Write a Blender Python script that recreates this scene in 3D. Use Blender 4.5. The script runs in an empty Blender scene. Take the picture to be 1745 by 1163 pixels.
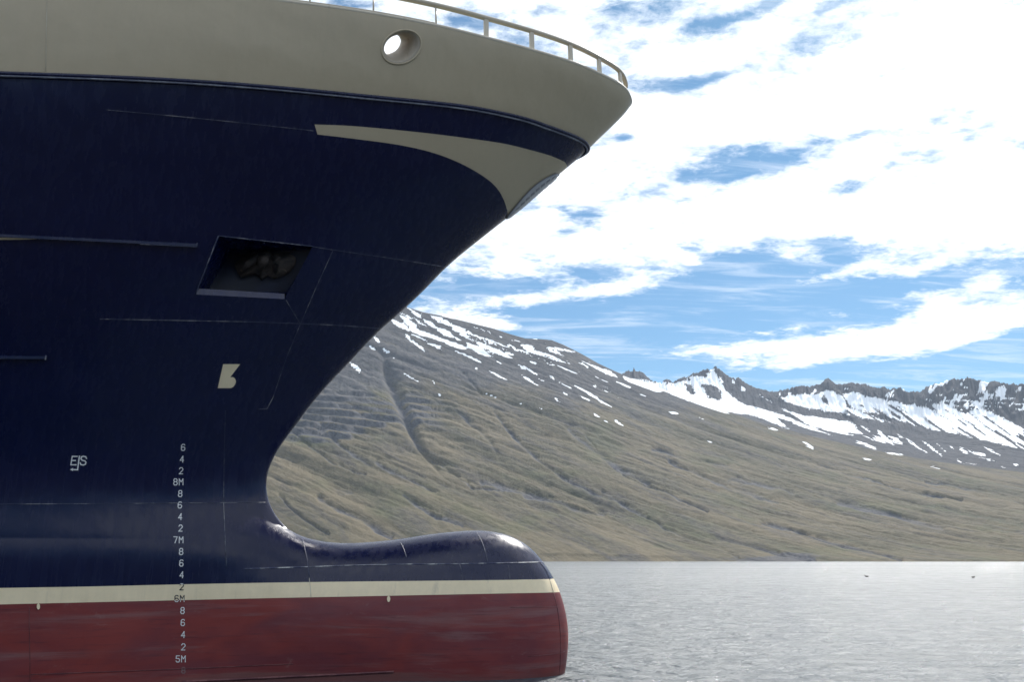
import bpy, bmesh, math
import numpy as np
from mathutils import Vector
from mathutils.geometry import delaunay_2d_cdt

# ------------------------------------------------------------------ camera
scene = bpy.context.scene
col = scene.collection
F = 1480.0                      # focal length in photo pixels (1745 wide)
PITCH = math.radians(14.2)
CAMZ = 2.05
CU, CV = 872.5, 581.5
cam_d = bpy.data.cameras.new('camera')
cam = bpy.data.objects.new('camera', cam_d)
col.objects.link(cam)
cam.location = (0, 0, CAMZ)
cam.rotation_euler = (math.radians(90) + PITCH, 0, 0)
cam_d.sensor_width = 36.0
cam_d.lens = 36.0 * F / 1745.0
cam_d.clip_start = 0.1
cam_d.clip_end = 40000
scene.camera = cam
CP, SP = math.cos(PITCH), math.sin(PITCH)

SUN_EL = math.radians(47)
SUN_AZ = math.radians(28)       # to the right of the view direction (+Y)

def ray(u, v):
    a = (np.asarray(u, float) - CU) / F
    b = (CV - np.asarray(v, float)) / F
    return np.stack([a, CP - b * SP, SP + b * CP], -1)

def project(p):
    p = np.asarray(p, float)
    X = p[..., 0]; Y = p[..., 1]; Z = p[..., 2] - CAMZ
    d = Y * CP + Z * SP
    up = -Y * SP + Z * CP
    return np.stack([CU + F * X / d, CV - F * up / d], -1)

# ------------------------------------------------------------------ exposure
scene.view_settings.view_transform = 'Standard'
scene.view_settings.look = 'None'
scene.view_settings.gamma = 1.0
scene.view_settings.exposure = 0.36
scene.cycles.use_denoising = True
scene.cycles.max_bounces = 8
scene.cycles.sample_clamp_indirect = 6.0
scene.cycles.volume_step_rate = 10.0

# ------------------------------------------------------------------ node helper
class NT:
    def __init__(self, tree):
        self.t = tree
        tree.nodes.clear()
    def n(self, typ, **kw):
        nd = self.t.nodes.new(typ)
        for k, v in kw.items():
            if k.startswith('_'):
                nd.inputs[int(k[1:])].default_value = v
            else:
                setattr(nd, k, v)
        return nd
    def l(self, a, b):
        self.t.links.new(a, b)
    def put(self, nd, i, v):
        if v is None: return
        if isinstance(v, (int, float)):
            nd.inputs[i].default_value = v
        elif isinstance(v, tuple):
            nd.inputs[i].default_value = v
        else:
            self.l(v, nd.inputs[i])
    def m(self, op, a, b=None, c=None, clamp=False):
        nd = self.t.nodes.new('ShaderNodeMath'); nd.operation = op; nd.use_clamp = clamp
        self.put(nd, 0, a); self.put(nd, 1, b); self.put(nd, 2, c)
        return nd.outputs[0]
    def noise(self, vec, scale, detail=6, rough=.55, dist=0.0, out=0):
        nd = self.t.nodes.new('ShaderNodeTexNoise')
        if vec is not None: self.l(vec, nd.inputs['Vector'])
        nd.inputs['Scale'].default_value = scale
        nd.inputs['Detail'].default_value = detail
        nd.inputs['Roughness'].default_value = rough
        nd.inputs['Distortion'].default_value = dist
        return nd.outputs[out]
    def mapr(self, v, a, b, c=0.0, d=1.0, smooth=True):
        nd = self.t.nodes.new('ShaderNodeMapRange')
        if smooth: nd.interpolation_type = 'SMOOTHSTEP'
        self.put(nd, 0, v); self.put(nd, 1, a); self.put(nd, 2, b); self.put(nd, 3, c); self.put(nd, 4, d)
        return nd.outputs[0]
    def mix(self, f, a, b, blend='MIX'):
        nd = self.t.nodes.new('ShaderNodeMix'); nd.data_type = 'RGBA'; nd.blend_type = blend
        nd.clamp_factor = True
        self.put(nd, 0, f); self.put(nd, 6, a); self.put(nd, 7, b)
        return nd.outputs[2]
    def mapping(self, vec, scale=(1, 1, 1), rot=(0, 0, 0), loc=(0, 0, 0)):
        nd = self.t.nodes.new('ShaderNodeMapping')
        self.l(vec, nd.inputs[0])
        nd.inputs[1].default_value = loc; nd.inputs[2].default_value = rot; nd.inputs[3].default_value = scale
        return nd.outputs[0]

# ------------------------------------------------------------------ world
world = bpy.data.worlds.new('World')
scene.world = world
world.use_nodes = True
W = NT(world.node_tree)
def build_world():
    tc = W.n('ShaderNodeTexCoord').outputs['Generated']
    sep = W.n('ShaderNodeSeparateXYZ'); W.l(tc, sep.inputs[0])
    X, Y, Z = sep.outputs
    hor = W.m('SQRT', W.m('ADD', W.m('MULTIPLY', X, X), W.m('MULTIPLY', Y, Y)))
    az = W.m('ARCTAN2', X, Y)
    el = W.m('DIVIDE', Z, W.m('MAXIMUM', hor, 0.001))
    # cloud layer coordinates: the ray meets a high flat layer
    zz = W.m('ADD', W.m('MAXIMUM', Z, 0.0), 0.13)
    cmb = W.n('ShaderNodeCombineXYZ')
    W.l(W.m('DIVIDE', X, zz), cmb.inputs[0]); W.l(W.m('DIVIDE', Y, zz), cmb.inputs[1])
    P = cmb.outputs[0]
    Pm = W.mapping(P, scale=(1.0, 1.25, 1), rot=(0, 0, math.radians(-14)), loc=(3.1, 1.7, 0))
    n1 = W.noise(Pm, 2.3, 9, .60, .25)
    n2 = W.noise(Pm, 9.0, 7, .62, .3)
    n3 = W.noise(W.mapping(P, scale=(1.0, 1.6, 1), rot=(0, 0, math.radians(-14)), loc=(.3, 5.7, 0)), 26.0, 6, .65, .4)
    n = W.m('ADD', W.m('MULTIPLY', n1, .45), W.m('ADD', W.m('MULTIPLY', n2, .38), W.m('MULTIPLY', n3, .17)))
    n = W.m('ADD', W.m('MULTIPLY', W.m('SUBTRACT', n, .5), 2.2), .5)
    # where the layer is open (blue) or closed, as patches on the sky dome
    patches = [  # u, v, ru, rv, tilt(deg), amount   (negative opens the cloud)
        (1250, 30, 85, 14, -12, -.22), (1180, 42, 22, 16, 0, -.14), (1060, 82, 45, 9, -12, -.16),
        (1150, 147, 70, 15, 8, -.26), (1220, 131, 45, 9, -5, -.22), (1512, 125, 34, 10, -10, -.24),
        (1260, 262, 75, 30, 0, -.24), (1370, 255, 75, 20, -18, -.18), (1250, 297, 55, 13, 0, -.24),
        (1460, 230, 28, 9, -10, -.24), (1165, 302, 28, 11, 0, -.22), (1438, 323, 68, 11, 0, -.24),
        (1000, 370, 42, 12, -5, -.24), (965, 393, 18, 12, 0, -.2), (1066, 235, 20, 7, 0, -.2),
        (1590, 260, 12, 6, 0, -.1), (930, 20, 30, 10, 0, -.15), (780, 35, 60, 14, 0, -.2), (600, 5, 50, 16, 0, -.2),
        (810, 485, 95, 13, -2, -.24), (1020, 466, 40, 13, 0, -.2), (1110, 500, 60, 12, 0, -.14),
        (1270, 445, 75, 32, -20, -.28), (1420, 420, 28, 36, 0, -.22), (1330, 478, 150, 24, 0, -.17), (1470, 500, 120, 18, 0, -.16), (1640, 430, 120, 40, -10, .2), (1110, 430, 120, 20, 0, .1),
        (1560, 430, 60, 20, 0, -.16), (1620, 470, 60, 14, 0, -.16),
        (1120, 547, 190, 26, -6, -.30), (960, 538, 110, 17, 0, -.26), (1270, 612, 700, 14, 0, -.22), (1000, 585, 150, 42, 0, -.28), (1450, 462, 60, 10, -10, .16), (1640, 505, 90, 12, -20, .2), (1500, 520, 120, 10, -5, .12), (1120, 468, 60, 8, -10, .14),
        (1660, 625, 200, 24, 0, -.32), (1450, 645, 500, 22, 0, -.34),
        (835, 553, 75, 19, 4, .52), (1330, 600, 170, 21, 0, .44), (1570, 583, 190, 20, -4, .44), (1350, 487, 75, 10, -3, .26),
        (1552, 630, 24, 8, 15, .42), (930, 508, 210, 12, -5, .26), (1100, 577, 34, 6, 0, .16), (1690, 530, 110, 24, -12, .3),
        (1270, 520, 120, 7, 0, .08), (1180, 600, 80, 8, 0, .2), (1600, 350, 260, 55, 0, .16), (1500, 170, 300, 30, 0, .12),
        (1350, 380, 90, 25, 0, .12), (1650, 60, 140, 50, 0, .14),
    ]
    acc = None
    for (u, v, ru, rv, t, a) in patches:
        d = ray(u, v); h = math.hypot(d[0], d[1])
        a0 = math.atan2(d[0], d[1]); e0 = d[2] / h
        k = 1.0 / F
        c, s = math.cos(math.radians(t)), math.sin(math.radians(t))
        da = W.m('SUBTRACT', az, a0); de = W.m('SUBTRACT', e0, el)
        p = W.m('ADD', W.m('MULTIPLY', da, c / (ru * k * .97)), W.m('MULTIPLY', de, s / (ru * k)))
        q = W.m('ADD', W.m('MULTIPLY', da, -s / (rv * k)), W.m('MULTIPLY', de, c / (rv * k * 1.08)))
        r2 = W.m('ADD', W.m('MULTIPLY', p, p), W.m('MULTIPLY', q, q))
        g = W.m('MULTIPLY', W.m('EXPONENT', W.m('MULTIPLY', r2, -.8)), a)
        acc = g if acc is None else W.m('ADD', acc, g)
    base = W.mapr(el, .27, .40, -.10, .185)
    dens = W.m('ADD', W.m('ADD', n, acc), base)
    sd = (math.sin(SUN_AZ) * math.cos(SUN_EL), math.cos(SUN_AZ) * math.cos(SUN_EL), math.sin(SUN_EL))
    vm = W.n('ShaderNodeVectorMath', operation='DOT_PRODUCT'); W.l(tc, vm.inputs[0]); vm.inputs[1].default_value = sd
    dens = W.m('SUBTRACT', dens, W.mapr(Y, .1, -.5, 0, .10))     # more open sky behind us
    cov = W.mapr(dens, .40, .66)
    wisp = W.noise(W.mapping(P, scale=(.5, 2.2, 1), rot=(0, 0, math.radians(-8))), 5.0, 8, .66, .6)
    cov = W.m('MAXIMUM', cov, W.m('MULTIPLY', W.mapr(wisp, .46, .72), .55))
    thick = W.mapr(dens, .50, .80)
    sky = W.n('ShaderNodeTexSky', sky_type='NISHITA')
    sky.sun_disc = False
    sky.sun_elevation = SUN_EL
    sky.sun_rotation = SUN_AZ
    sky.air_density = 1.0; sky.dust_density = 0.3; sky.ozone_density = 2.0
    skyc = W.mix(1.0, sky.outputs[0], W.mix(W.mapr(el, .17, .5), (.50, .80, .93, 1), (.42, .76, .90, 1)), 'MULTIPLY')
    bgs = W.n('ShaderNodeBackground'); W.l(skyc, bgs.inputs[0]); bgs.inputs[1].default_value = SKYS
    shade = W.noise(Pm, 6.0, 6, .6)
    cc = W.mix(W.m('MULTIPLY', thick, W.mapr(shade, .45, .62, .35, 1.0)), (.70, .78, .88, 1), (1.12, 1.13, 1.13, 1))
    bgc = W.n('ShaderNodeBackground'); W.l(cc, bgc.inputs[0]); W.l(W.mapr(vm.outputs['Value'], -.1, .75, CLOUDS * 1.30, CLOUDS * 1.05), bgc.inputs[1])   # clouds away from the sun raised as added fill on the hull
    mx = W.n('ShaderNodeMixShader'); W.l(cov, mx.inputs[0]); W.l(bgs.outputs[0], mx.inputs[1]); W.l(bgc.outputs[0], mx.inputs[2])
    out = W.n('ShaderNodeOutputWorld'); W.l(mx.outputs[0], out.inputs[0])
SKYS = 0.085
SKYT = (.42, .76, .93)
CLOUDS = 1.0
build_world()

sun_d = bpy.data.lights.new('sun', 'SUN')
sun_d.energy = 4.8
sun_d.angle = math.radians(0.6)
sun_d.color = (1.0, .955, .89)
sun = bpy.data.objects.new('sun', sun_d)
col.objects.link(sun)
sdir = Vector((math.sin(SUN_AZ) * math.cos(SUN_EL), math.cos(SUN_AZ) * math.cos(SUN_EL), math.sin(SUN_EL)))
sun.rotation_euler = sdir.to_track_quat('Z', 'Y').to_euler()
sun.location = (30, 60, 80)

# ------------------------------------------------------------------ materials
def new_mat(name):
    m = bpy.data.materials.new(name); m.use_nodes = True
    return m, NT(m.node_tree)

def finish(N, color, rough, bump=None, bstr=.3, bdist=.02, spec=.5, metallic=0.0, coat=None):
    b = N.n('ShaderNodeBsdfPrincipled')
    N.put(b, 'Base Color', color) if not isinstance(color, tuple) else b.inputs['Base Color'].__setattr__('default_value', color)
    if isinstance(rough, (int, float)): b.inputs['Roughness'].default_value = rough
    else: N.l(rough, b.inputs['Roughness'])
    b.inputs['Specular IOR Level'].default_value = spec
    b.inputs['Metallic'].default_value = metallic
    if bump is not None:
        bp = N.n('ShaderNodeBump'); bp.inputs['Strength'].default_value = bstr; bp.inputs['Distance'].default_value = bdist
        N.l(bump, bp.inputs['Height']); N.l(bp.outputs[0], b.inputs['Normal'])
    o = N.n('ShaderNodeOutputMaterial'); N.l(b.outputs[0], o.inputs[0])
    return b

def paint(name, c, rough=.3, var=.25, wave=.010, dirt=None, spec=.5, streak=0.0, rv=.12, frames=0.0008):
    """ship's paint on slightly unfair plating: broad dents, fine orange peel, faint weather streaks"""
    m, N = new_mat(name)
    oc = N.n('ShaderNodeTexCoord').outputs['Object']
    big = N.noise(oc, .55, 3, .5)
    str_ = N.noise(N.mapping(oc, scale=(5.0, 5.0, .35)), 1.6, 5, .6)
    fine = N.noise(oc, 14, 5, .65)
    f = N.m('ADD', N.m('MULTIPLY', big, .4), N.m('ADD', N.m('MULTIPLY', str_, .35), N.m('MULTIPLY', fine, .25)))
    f = N.mapr(f, .35, .65)
    c1 = tuple(x * (1 - var) for x in c) + (1,)
    c2 = tuple(min(1, x * (1 + var)) for x in c) + (1,)
    colr = N.mix(f, c1, c2)
    if dirt:
        dn = N.mapr(N.noise(N.mapping(oc, scale=(2.5, 2.5, .25)), 2.2, 7, .68), .56, .74)
        colr = N.mix(N.m('MULTIPLY', dn, dirt[1]), colr, tuple(dirt[0]) + (1,))
    h = N.m('ADD', N.m('MULTIPLY', N.noise(N.mapping(oc, scale=(1, 1, .8)), .9, 2, .5), wave * 10),
            N.m('ADD', N.m('MULTIPLY', N.noise(oc, 3.0, 2, .5), wave * 1.6), N.m('MULTIPLY', N.noise(oc, 120, 2, .5), wave * .02)))
    # slight hollows between the frames
    sx = N.n('ShaderNodeSeparateXYZ'); N.l(oc, sx.inputs[0])
    fr = N.m('SINE', N.m('ADD', N.m('MULTIPLY', sx.outputs[0], 2 * math.pi / .65), N.m('MULTIPLY', big, 1.2)))
    h = N.m('ADD', h, N.m('MULTIPLY', N.m('MULTIPLY', fr, N.mapr(N.noise(oc, .8, 3, .5), .35, .65)), frames))
    r = N.mapr(str_, .3, .7, rough, rough + rv)
    b = finish(N, colr, r, h, 1.0, 1.0, spec)
    return m

def red_paint():
    m, N = new_mat('antifouling_red')
    oc = N.n('ShaderNodeTexCoord').outputs['Object']
    hs = N.mapping(oc, scale=(.22, .22, 3.2), rot=(0, 0, 0))
    s1 = N.noise(hs, 1.3, 8, .68, .4)
    s2 = N.noise(N.mapping(oc, scale=(.5, .5, 1.3), loc=(4, 1, 2)), 1.1, 7, .62, .6)
    s3 = N.noise(N.mapping(oc, scale=(.6, .6, 14)), 2.0, 6, .7)
    a = N.mix(N.mapr(s2, .33, .68), (.22, .034, .030, 1), (.145, .028, .036, 1))
    b = N.mix(N.m('MULTIPLY', N.mapr(s1, .50, .70), .55), a, (.20, .115, .115, 1))
    c = N.mix(N.m('MULTIPLY', N.mapr(s3, .54, .68), .6), b, (.085, .022, .030, 1))
    blot = N.mapr(N.noise(N.mapping(oc, scale=(1.1, 1.1, 2.2), loc=(9, 3, 3)), 1.4, 8, .7, .8), .60, .72)
    d = N.mix(N.m('MULTIPLY', blot, .35), c, (.27, .17, .155, 1))
    z = N.n('ShaderNodeSeparateXYZ'); N.l(oc, z.inputs[0])
    # scum line left by the water, a band with an uneven edge just above the sea
    wv = N.m('ADD', z.outputs[2], N.m('MULTIPLY', N.m('SUBTRACT', s1, .5), .9))
    scum = N.m('MULTIPLY', N.mapr(wv, .02, .16, 1, 0), .5)
    e = N.mix(scum, d, (.17, .105, .095, 1))
    h = N.m('ADD', N.m('MULTIPLY', N.noise(oc, .9, 2, .5), .08), N.m('ADD', N.m('MULTIPLY', s3, .002), N.m('MULTIPLY', N.noise(oc, 60, 3, .6), .0007)))
    finish(N, e, N.mapr(s1, .3, .7, .38, .62), h, 1.0, 1.0, .4)
    return m

NAVY = paint('navy_hull_paint', (.0009, .0043, .038), .20, .10, .0045, ((.006, .012, .040), .10), .38)
NAVY_BULB = paint('navy_bulb_paint', (.0009, .0043, .038), .21, .10, .0035, ((.006, .012, .040), .10), .46, rv=.15)
CREAM = paint('cream_paint', (.48, .40, .275), .30, .03, .004, ((.42, .37, .26), .28), .5)
CREAM_TRIM = paint('cream_trim_paint', (.60, .53, .42), .4, .05, .004, ((.30, .24, .17), .3), .5)
CREAM_MARK = paint('cream_marking_paint', (.84, .70, .47), .4, .06, .008, ((.35, .32, .26), .35), .5)
WHITE_MARK = paint('white_marking_paint', (.75, .75, .75), .5, .10, .002, ((.2, .15, .15), .3), .4)
DARK_MARK = paint('dark_marking_paint', (.018, .02, .035), .5, .10, .002, None, .4)
RED = red_paint()
STEEL_IN = paint('worn_cream_steel', (.42, .36, .28), .45, .12, .004, ((.14, .07, .035), .75), .5)
DECKP = paint('deck_green_paint', (.05, .10, .07), .6, .15, .004, None, .4)

def seam_mat():
    m, N = new_mat('weld_seam_paint')
    oc = N.n('ShaderNodeTexCoord').outputs['Object']
    f = N.mapr(N.noise(oc, 2.6, 6, .72), .46, .64)
    c = N.mix(f, (.04, .05, .10, 1), (.34, .33, .34, 1))
    finish(N, c, .45, N.noise(oc, 40, 3, .6), .5, .004)
    return m
SEAM = seam_mat()
def seam_mat2(name, a, b):
    m, N = new_mat(name)
    oc = N.n('ShaderNodeTexCoord').outputs['Object']
    f = N.mapr(N.noise(oc, 3.0, 5, .7), .42, .64)
    finish(N, N.mix(f, a + (1,), b + (1,)), .5, N.noise(oc, 40, 3, .6), .5, .004)
    return m
BEAD = seam_mat2('knuckle_highlight_paint', (.16, .17, .23), (.34, .35, .40))  # pale tone paints the highlight line under the rub rail
SEAM_BRIGHT = seam_mat2('weld_seam_bare', (.06, .07, .14), (.75, .74, .72))
SEAM_CREAM = seam_mat2('weld_seam_cream', (.50, .46, .36), (.66, .62, .52))
SEAM_RED = seam_mat2('weld_seam_red', (.09, .022, .030), (.19, .07, .07))

def rust_mat():
    m, N = new_mat('rusty_anchor_steel')
    oc = N.n('ShaderNodeTexCoord').outputs['Object']
    n = N.noise(oc, 5.0, 8, .7, .5)
    c = N.mix(N.mapr(n, .35, .55), (.008, .007, .009, 1), (.042, .030, .026, 1))
    c = N.mix(N.mapr(n, .60, .68), c, (.20, .14, .10, 1))
    finish(N, c, .75, n, .8, .03)
    return m
RUST = rust_mat()
def plain(name, c, rough=.6, var=.15, scale=6):
    m, N = new_mat(name)
    oc = N.n('ShaderNodeTexCoord').outputs['Object']
    n = N.noise(oc, scale, 6, .65)
    f = N.mapr(n, .35, .65)
    finish(N, N.mix(f, tuple(x * (1 - var) for x in c) + (1,), tuple(min(1, x * (1 + var)) for x in c) + (1,)), rough, n, .4, .01)
    return m

# ------------------------------------------------------------------ object helpers
def tag(o, label=None, cat=None, group=None, kind=None):
    if label: o['label'] = label
    if cat: o['category'] = cat
    if group: o['group'] = group
    if kind: o['kind'] = kind
    return o

def mesh_obj(name, verts, faces, mats, parent=None, midx=None, smooth=True, normals=None):
    me = bpy.data.meshes.new(name)
    verts = np.asarray(verts, np.float32)
    if isinstance(faces, np.ndarray):
        k = faces.shape[1]; nf = len(faces)
        me.vertices.add(len(verts)); me.vertices.foreach_set('co', verts.ravel())
        me.loops.add(nf * k); me.loops.foreach_set('vertex_index', faces.astype(np.int32).ravel())
        me.polygons.add(nf); me.polygons.foreach_set('loop_start', np.arange(0, nf * k, k, dtype=np.int32))
        me.update(calc_edges=True)
    else:
        me.from_pydata([tuple(map(float, v)) for v in verts], [], faces)
    if not isinstance(mats, (list, tuple)): mats = [mats]
    for m in mats: me.materials.append(m)
    if midx is not None: me.polygons.foreach_set('material_index', np.asarray(midx, np.int32))
    me.validate()
    if smooth: me.polygons.foreach_set('use_smooth', np.ones(len(me.polygons), bool))
    if normals is not None:
        me.normals_split_custom_set_from_vertices([tuple(map(float, n)) for n in normals])
    me.update()
    o = bpy.data.objects.new(name, me)
    col.objects.link(o)
    if parent is not None: o.parent = parent
    return o

def tube(pts, r, seg=10, closed_ends=True, ry=None):
    """verts, faces of a tube through pts; r may be an array"""
    pts = np.asarray(pts, float); n = len(pts)
    r = np.broadcast_to(np.asarray(r, float), (n,))
    tan = np.gradient(pts, axis=0); tan /= np.linalg.norm(tan, axis=1)[:, None]
    up = np.array([0, 0, 1.0])
    V = []; Fc = []
    for i in range(n):
        t = tan[i]
        a = np.cross(t, up)
        if np.linalg.norm(a) < .2: a = np.cross(t, np.array([0, 1.0, 0]))
        a /= np.linalg.norm(a); b = np.cross(t, a)
        for k in range(seg):
            th = 2 * math.pi * k / seg
            V.append(pts[i] + r[i] * (math.cos(th) * a + math.sin(th) * (b if ry is None else b * ry)))
    for i in range(n - 1):
        for k in range(seg):
            k2 = (k + 1) % seg
            Fc.append((i * seg + k, i * seg + k2, (i + 1) * seg + k2, (i + 1) * seg + k))
    if closed_ends:
        Fc.append(tuple(range(seg))[::-1]); Fc.append(tuple(range((n - 1) * seg, n * seg)))
    return V, Fc

def join_vf(parts):
    V = []; Fc = []
    for v, f in parts:
        o = len(V); V += [tuple(p) for p in v]; Fc += [tuple(i + o for i in q) for q in f]
    return V, Fc

def box_vf(c, ax, ay, az_):
    """box from centre and three half-axis vectors"""
    c = np.asarray(c, float); ax, ay, az_ = map(lambda q: np.asarray(q, float), (ax, ay, az_))
    V = [c + sx * ax + sy * ay + sz * az_ for sx in (-1, 1) for sy in (-1, 1) for sz in (-1, 1)]
    Fc = [(0, 1, 3, 2), (4, 6, 7, 5), (0, 4, 5, 1), (2, 3, 7, 6), (0, 2, 6, 4), (1, 5, 7, 3)]
    return V, Fc

def bevel_obj(o, w, seg=2):
    md = o.modifiers.new('bevel', 'BEVEL'); md.width = w; md.segments = seg; md.limit_method = 'ANGLE'

# ================================================================== THE SHIP'S HULL
# ship frame: x along the centre plane (forward), b half-breadth (towards us positive), z up from the water
PSI = math.radians(5.7)
O0 = np.array([0, 17.3, 0.0])
E1 = np.array([math.cos(PSI), math.sin(PSI), 0.0])
E2 = np.array([math.sin(PSI), -math.cos(PSI), 0.0])
def to_world(x, b, z):
    x = np.asarray(x, float)[..., None]; b = np.asarray(b, float)[..., None]; z = np.asarray(z, float)
    p = O0 + x * E1 + b * E2
    p = p.copy(); p[..., 2] += z
    return p
def px_to_centre(u, v):
    d = ray(u, v)
    o = np.array([0, 0, CAMZ]) - O0
    n = E2
    t = -(o @ n) / (d @ n)
    p = np.array([0, 0, CAMZ]) + t[..., None] * d - O0
    return p @ E1, p[..., 2]

PROF = np.array([
 (1086,158),(1078,176),(1066,192),(1050,209),(1025,233),(1000,258),(975,279),(950,300),(920,326),(890,352),(860,375),
 (820,407),(790,431),(760,457),(730,488),(700,517),(670,544),(650,561),(620,592),(590,624),(560,655),(530,690),
 (505,725),(485,751),(470,775),(460,797),(455,820),(457,845),(465,868),(478,888),(495,904),(515,914),(545,922),
 (590,926),(630,924),(680,919),(730,911),(780,906),(820,905),(850,909),(880,919),(905,935),(925,957),(942,982),
 (955,1010),(963,1038),(968,1065),(969,1095),(966,1125),(962,1150),(957,1170),(948,1195),(935,1222),(915,1250)], float)
PCORR = np.zeros_like(PROF)
PCORR[:49] = np.array([[-0.5,-0.2],[0.1,0.0],[-0.1,-0.2],[-0.6,-0.6],[-0.8,-0.9],[-0.8,-0.8],[-0.8,-1.0],[-0.9,-1.1],[-0.8,-1.0],[-0.7,-0.8],[-0.8,-1.0],[-0.9,-1.1],[-1.0,-1.2],[-1.0,-1.1],[-0.6,-0.7],[-0.4,-0.5],[-0.6,-0.6],[-0.8,-0.8],[-0.6,-0.6],[-0.4,-0.4],[-0.4,-0.3],[-0.4,-0.3],[-0.4,-0.3],[-0.7,-0.4],[-1.1,-0.5],[-1.7,-0.4],[-2.6,0.1],[-3.2,0.6],[-2.5,1.0],[-1.6,1.3],[-1.1,1.6],[-0.7,1.6],[-0.3,1.5],[-0.1,1.3],[0.0,1.0],[0.1,1.0],[0.1,0.7],[0.1,0.1],[0.1,-0.6],[0.2,-0.9],[0.4,-0.8],[0.3,-0.5],[-0.1,-0.0],[-0.4,0.2],[-0.5,0.2],[-0.5,0.1],[-0.5,0.1],[-0.5,-0.0],[-0.5,-0.1]])
px_, pz_ = px_to_centre(PROF[:, 0] + PCORR[:, 0], PROF[:, 1] + PCORR[:, 1])
seg = np.hypot(np.diff(px_), np.diff(pz_)); S_ctrl = np.concatenate([[0], np.cumsum(seg)])
NS = 900
s_f = np.linspace(0, S_ctrl[-1], NS)
def smooth1(a, k):
    w = np.hanning(2 * k + 3)[1:-1]; w /= w.sum()
    ext = np.concatenate([2 * a[0] - a[k:0:-1], a, 2 * a[-1] - a[-2:-k - 2:-1]])
    return np.convolve(ext, w, 'valid')
Pxf = smooth1(np.interp(s_f, S_ctrl, px_), 16)
Pzf = smooth1(np.interp(s_f, S_ctrl, pz_), 16)
XQ = -34.0
i_w = int(np.argmin(np.where(s_f > 8, Pxf, 99)))         # the waist, where the stem is furthest aft
XW, ZW = Pxf[i_w], Pzf[i_w]
i_n = i_w + int(np.argmax(Pxf[i_w:]))                    # bulb nose
XN, ZN = Pxf[i_n], Pzf[i_n]
# keep the profile down to z = -.55
i_end = i_n + int(np.argmax(Pzf[i_n:] < -.55)) if (Pzf[i_n:] < -.55).any() else NS - 1
S_END = s_f[i_end]
s_w, s_n = s_f[i_w], s_f[i_n]
i_h = i_w + 60 + int(np.argmax(Pzf[i_w + 60:i_n]))       # hump of the bulb
i_t = i_w + int(np.argmin(Pzf[i_w:i_h]))                 # trough behind the hump
# aft end heights of the rows
zq_s = [0, s_w, s_f[i_t], s_f[i_h], s_n, S_END]
zq_z = [Pzf[0], ZW - .1, Pzf[i_t] - .30, Pzf[i_t] - .62, ZN - .15, -.55]
# PCHIP-ish: linear is enough after smoothing
zq_f = smooth1(np.interp(s_f, zq_s, zq_z), 25)

_zg = np.linspace(-2.0, 14.0, 1601)
_lo = np.interp(_zg, Pzf[i_w:i_t + 1][::-1], Pxf[i_w:i_t + 1][::-1]) - XW
_raw = np.where(_zg > ZW, np.interp(_zg, Pzf[:i_w + 1][::-1], Pxf[:i_w + 1][::-1]), XW + .9 * np.tanh(_lo / .9))
_sm = smooth1(_raw, 45); _sm = smooth1(_sm, 30)
_wt = np.clip((_zg - (ZW - .75)) / .5, 0, 1); _wt = _wt * _wt * (3 - 2 * _wt)
XS_T = _raw * _wt + _sm * (1 - _wt)
def b1f(x, z):
    t = np.clip((z - 2.4) / 8.1, 0, 1.25)
    K = .62 + t * .93
    n = .80 - .30 * t
    q = .2 + .2 * t
    R = .06 + .20 * t
    xs = np.interp(z, _zg, XS_T)
    d = np.maximum(xs - x, 0)
    w = np.maximum(K * ((d + q) ** n - q ** n), 0)
    b = np.sqrt(w * w + 2 * R * w)
    return b / (1 + (b / 7.6) ** 6) ** (1 / 6)
_tx = Pxf[i_w:i_n + 1]; _tz = Pzf[i_w:i_n + 1]
_o = np.argsort(_tx); _tx = _tx[_o]; _tz = _tz[_o]
_bx = Pxf[i_n:i_end + 1][::-1]; _bz = Pzf[i_n:i_end + 1][::-1]
_bx = np.concatenate([[-40, _bx[0] - 1.2, _bx[0] - .5], _bx]); _bz = np.concatenate([[-1.6, -1.45, -1.05], _bz])
XC = XW + .60
ZC = float(np.interp(XC, _tx, _tz)); SC = float((np.interp(XC - .1, _tx, _tz) - np.interp(XC + .1, _tx, _tz)) / .2)
def b2f(x, z):
    zt = np.interp(x, _tx, _tz)
    zt = np.where(x < XC, ZC + SC * 1.6 * (1 - np.exp(-np.maximum(XC - x, 0) / 1.6)), zt)
    zb = np.interp(x, _bx, _bz)
    d = np.clip((XN - x) / 2.3, 0, 1)
    Wd = 1.06 * np.sqrt(1 - (1 - d) ** 2)
    Wd = Wd * np.interp(x, [XW - 6, XW - 3, XW - .5, XW + 1.2, XW + 2.6, XN - 2.3], [.0, .22, .62, .84, .93, 1.0])
    up = np.clip((z - ZN) / np.maximum(zt - ZN, 1e-6), -5, 5)
    dn = np.clip((ZN - z) / np.maximum(ZN - zb, 1e-6), -5, 5)
    e = np.where(z > ZN, up, dn)
    return Wd * np.sqrt(np.clip(1 - np.abs(e) ** 2.1, 0, 1))
def bf(x, z):
    a = b1f(x, z); b = b2f(x, z)
    return (a ** 3 + b ** 3) ** (1 / 3)

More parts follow.
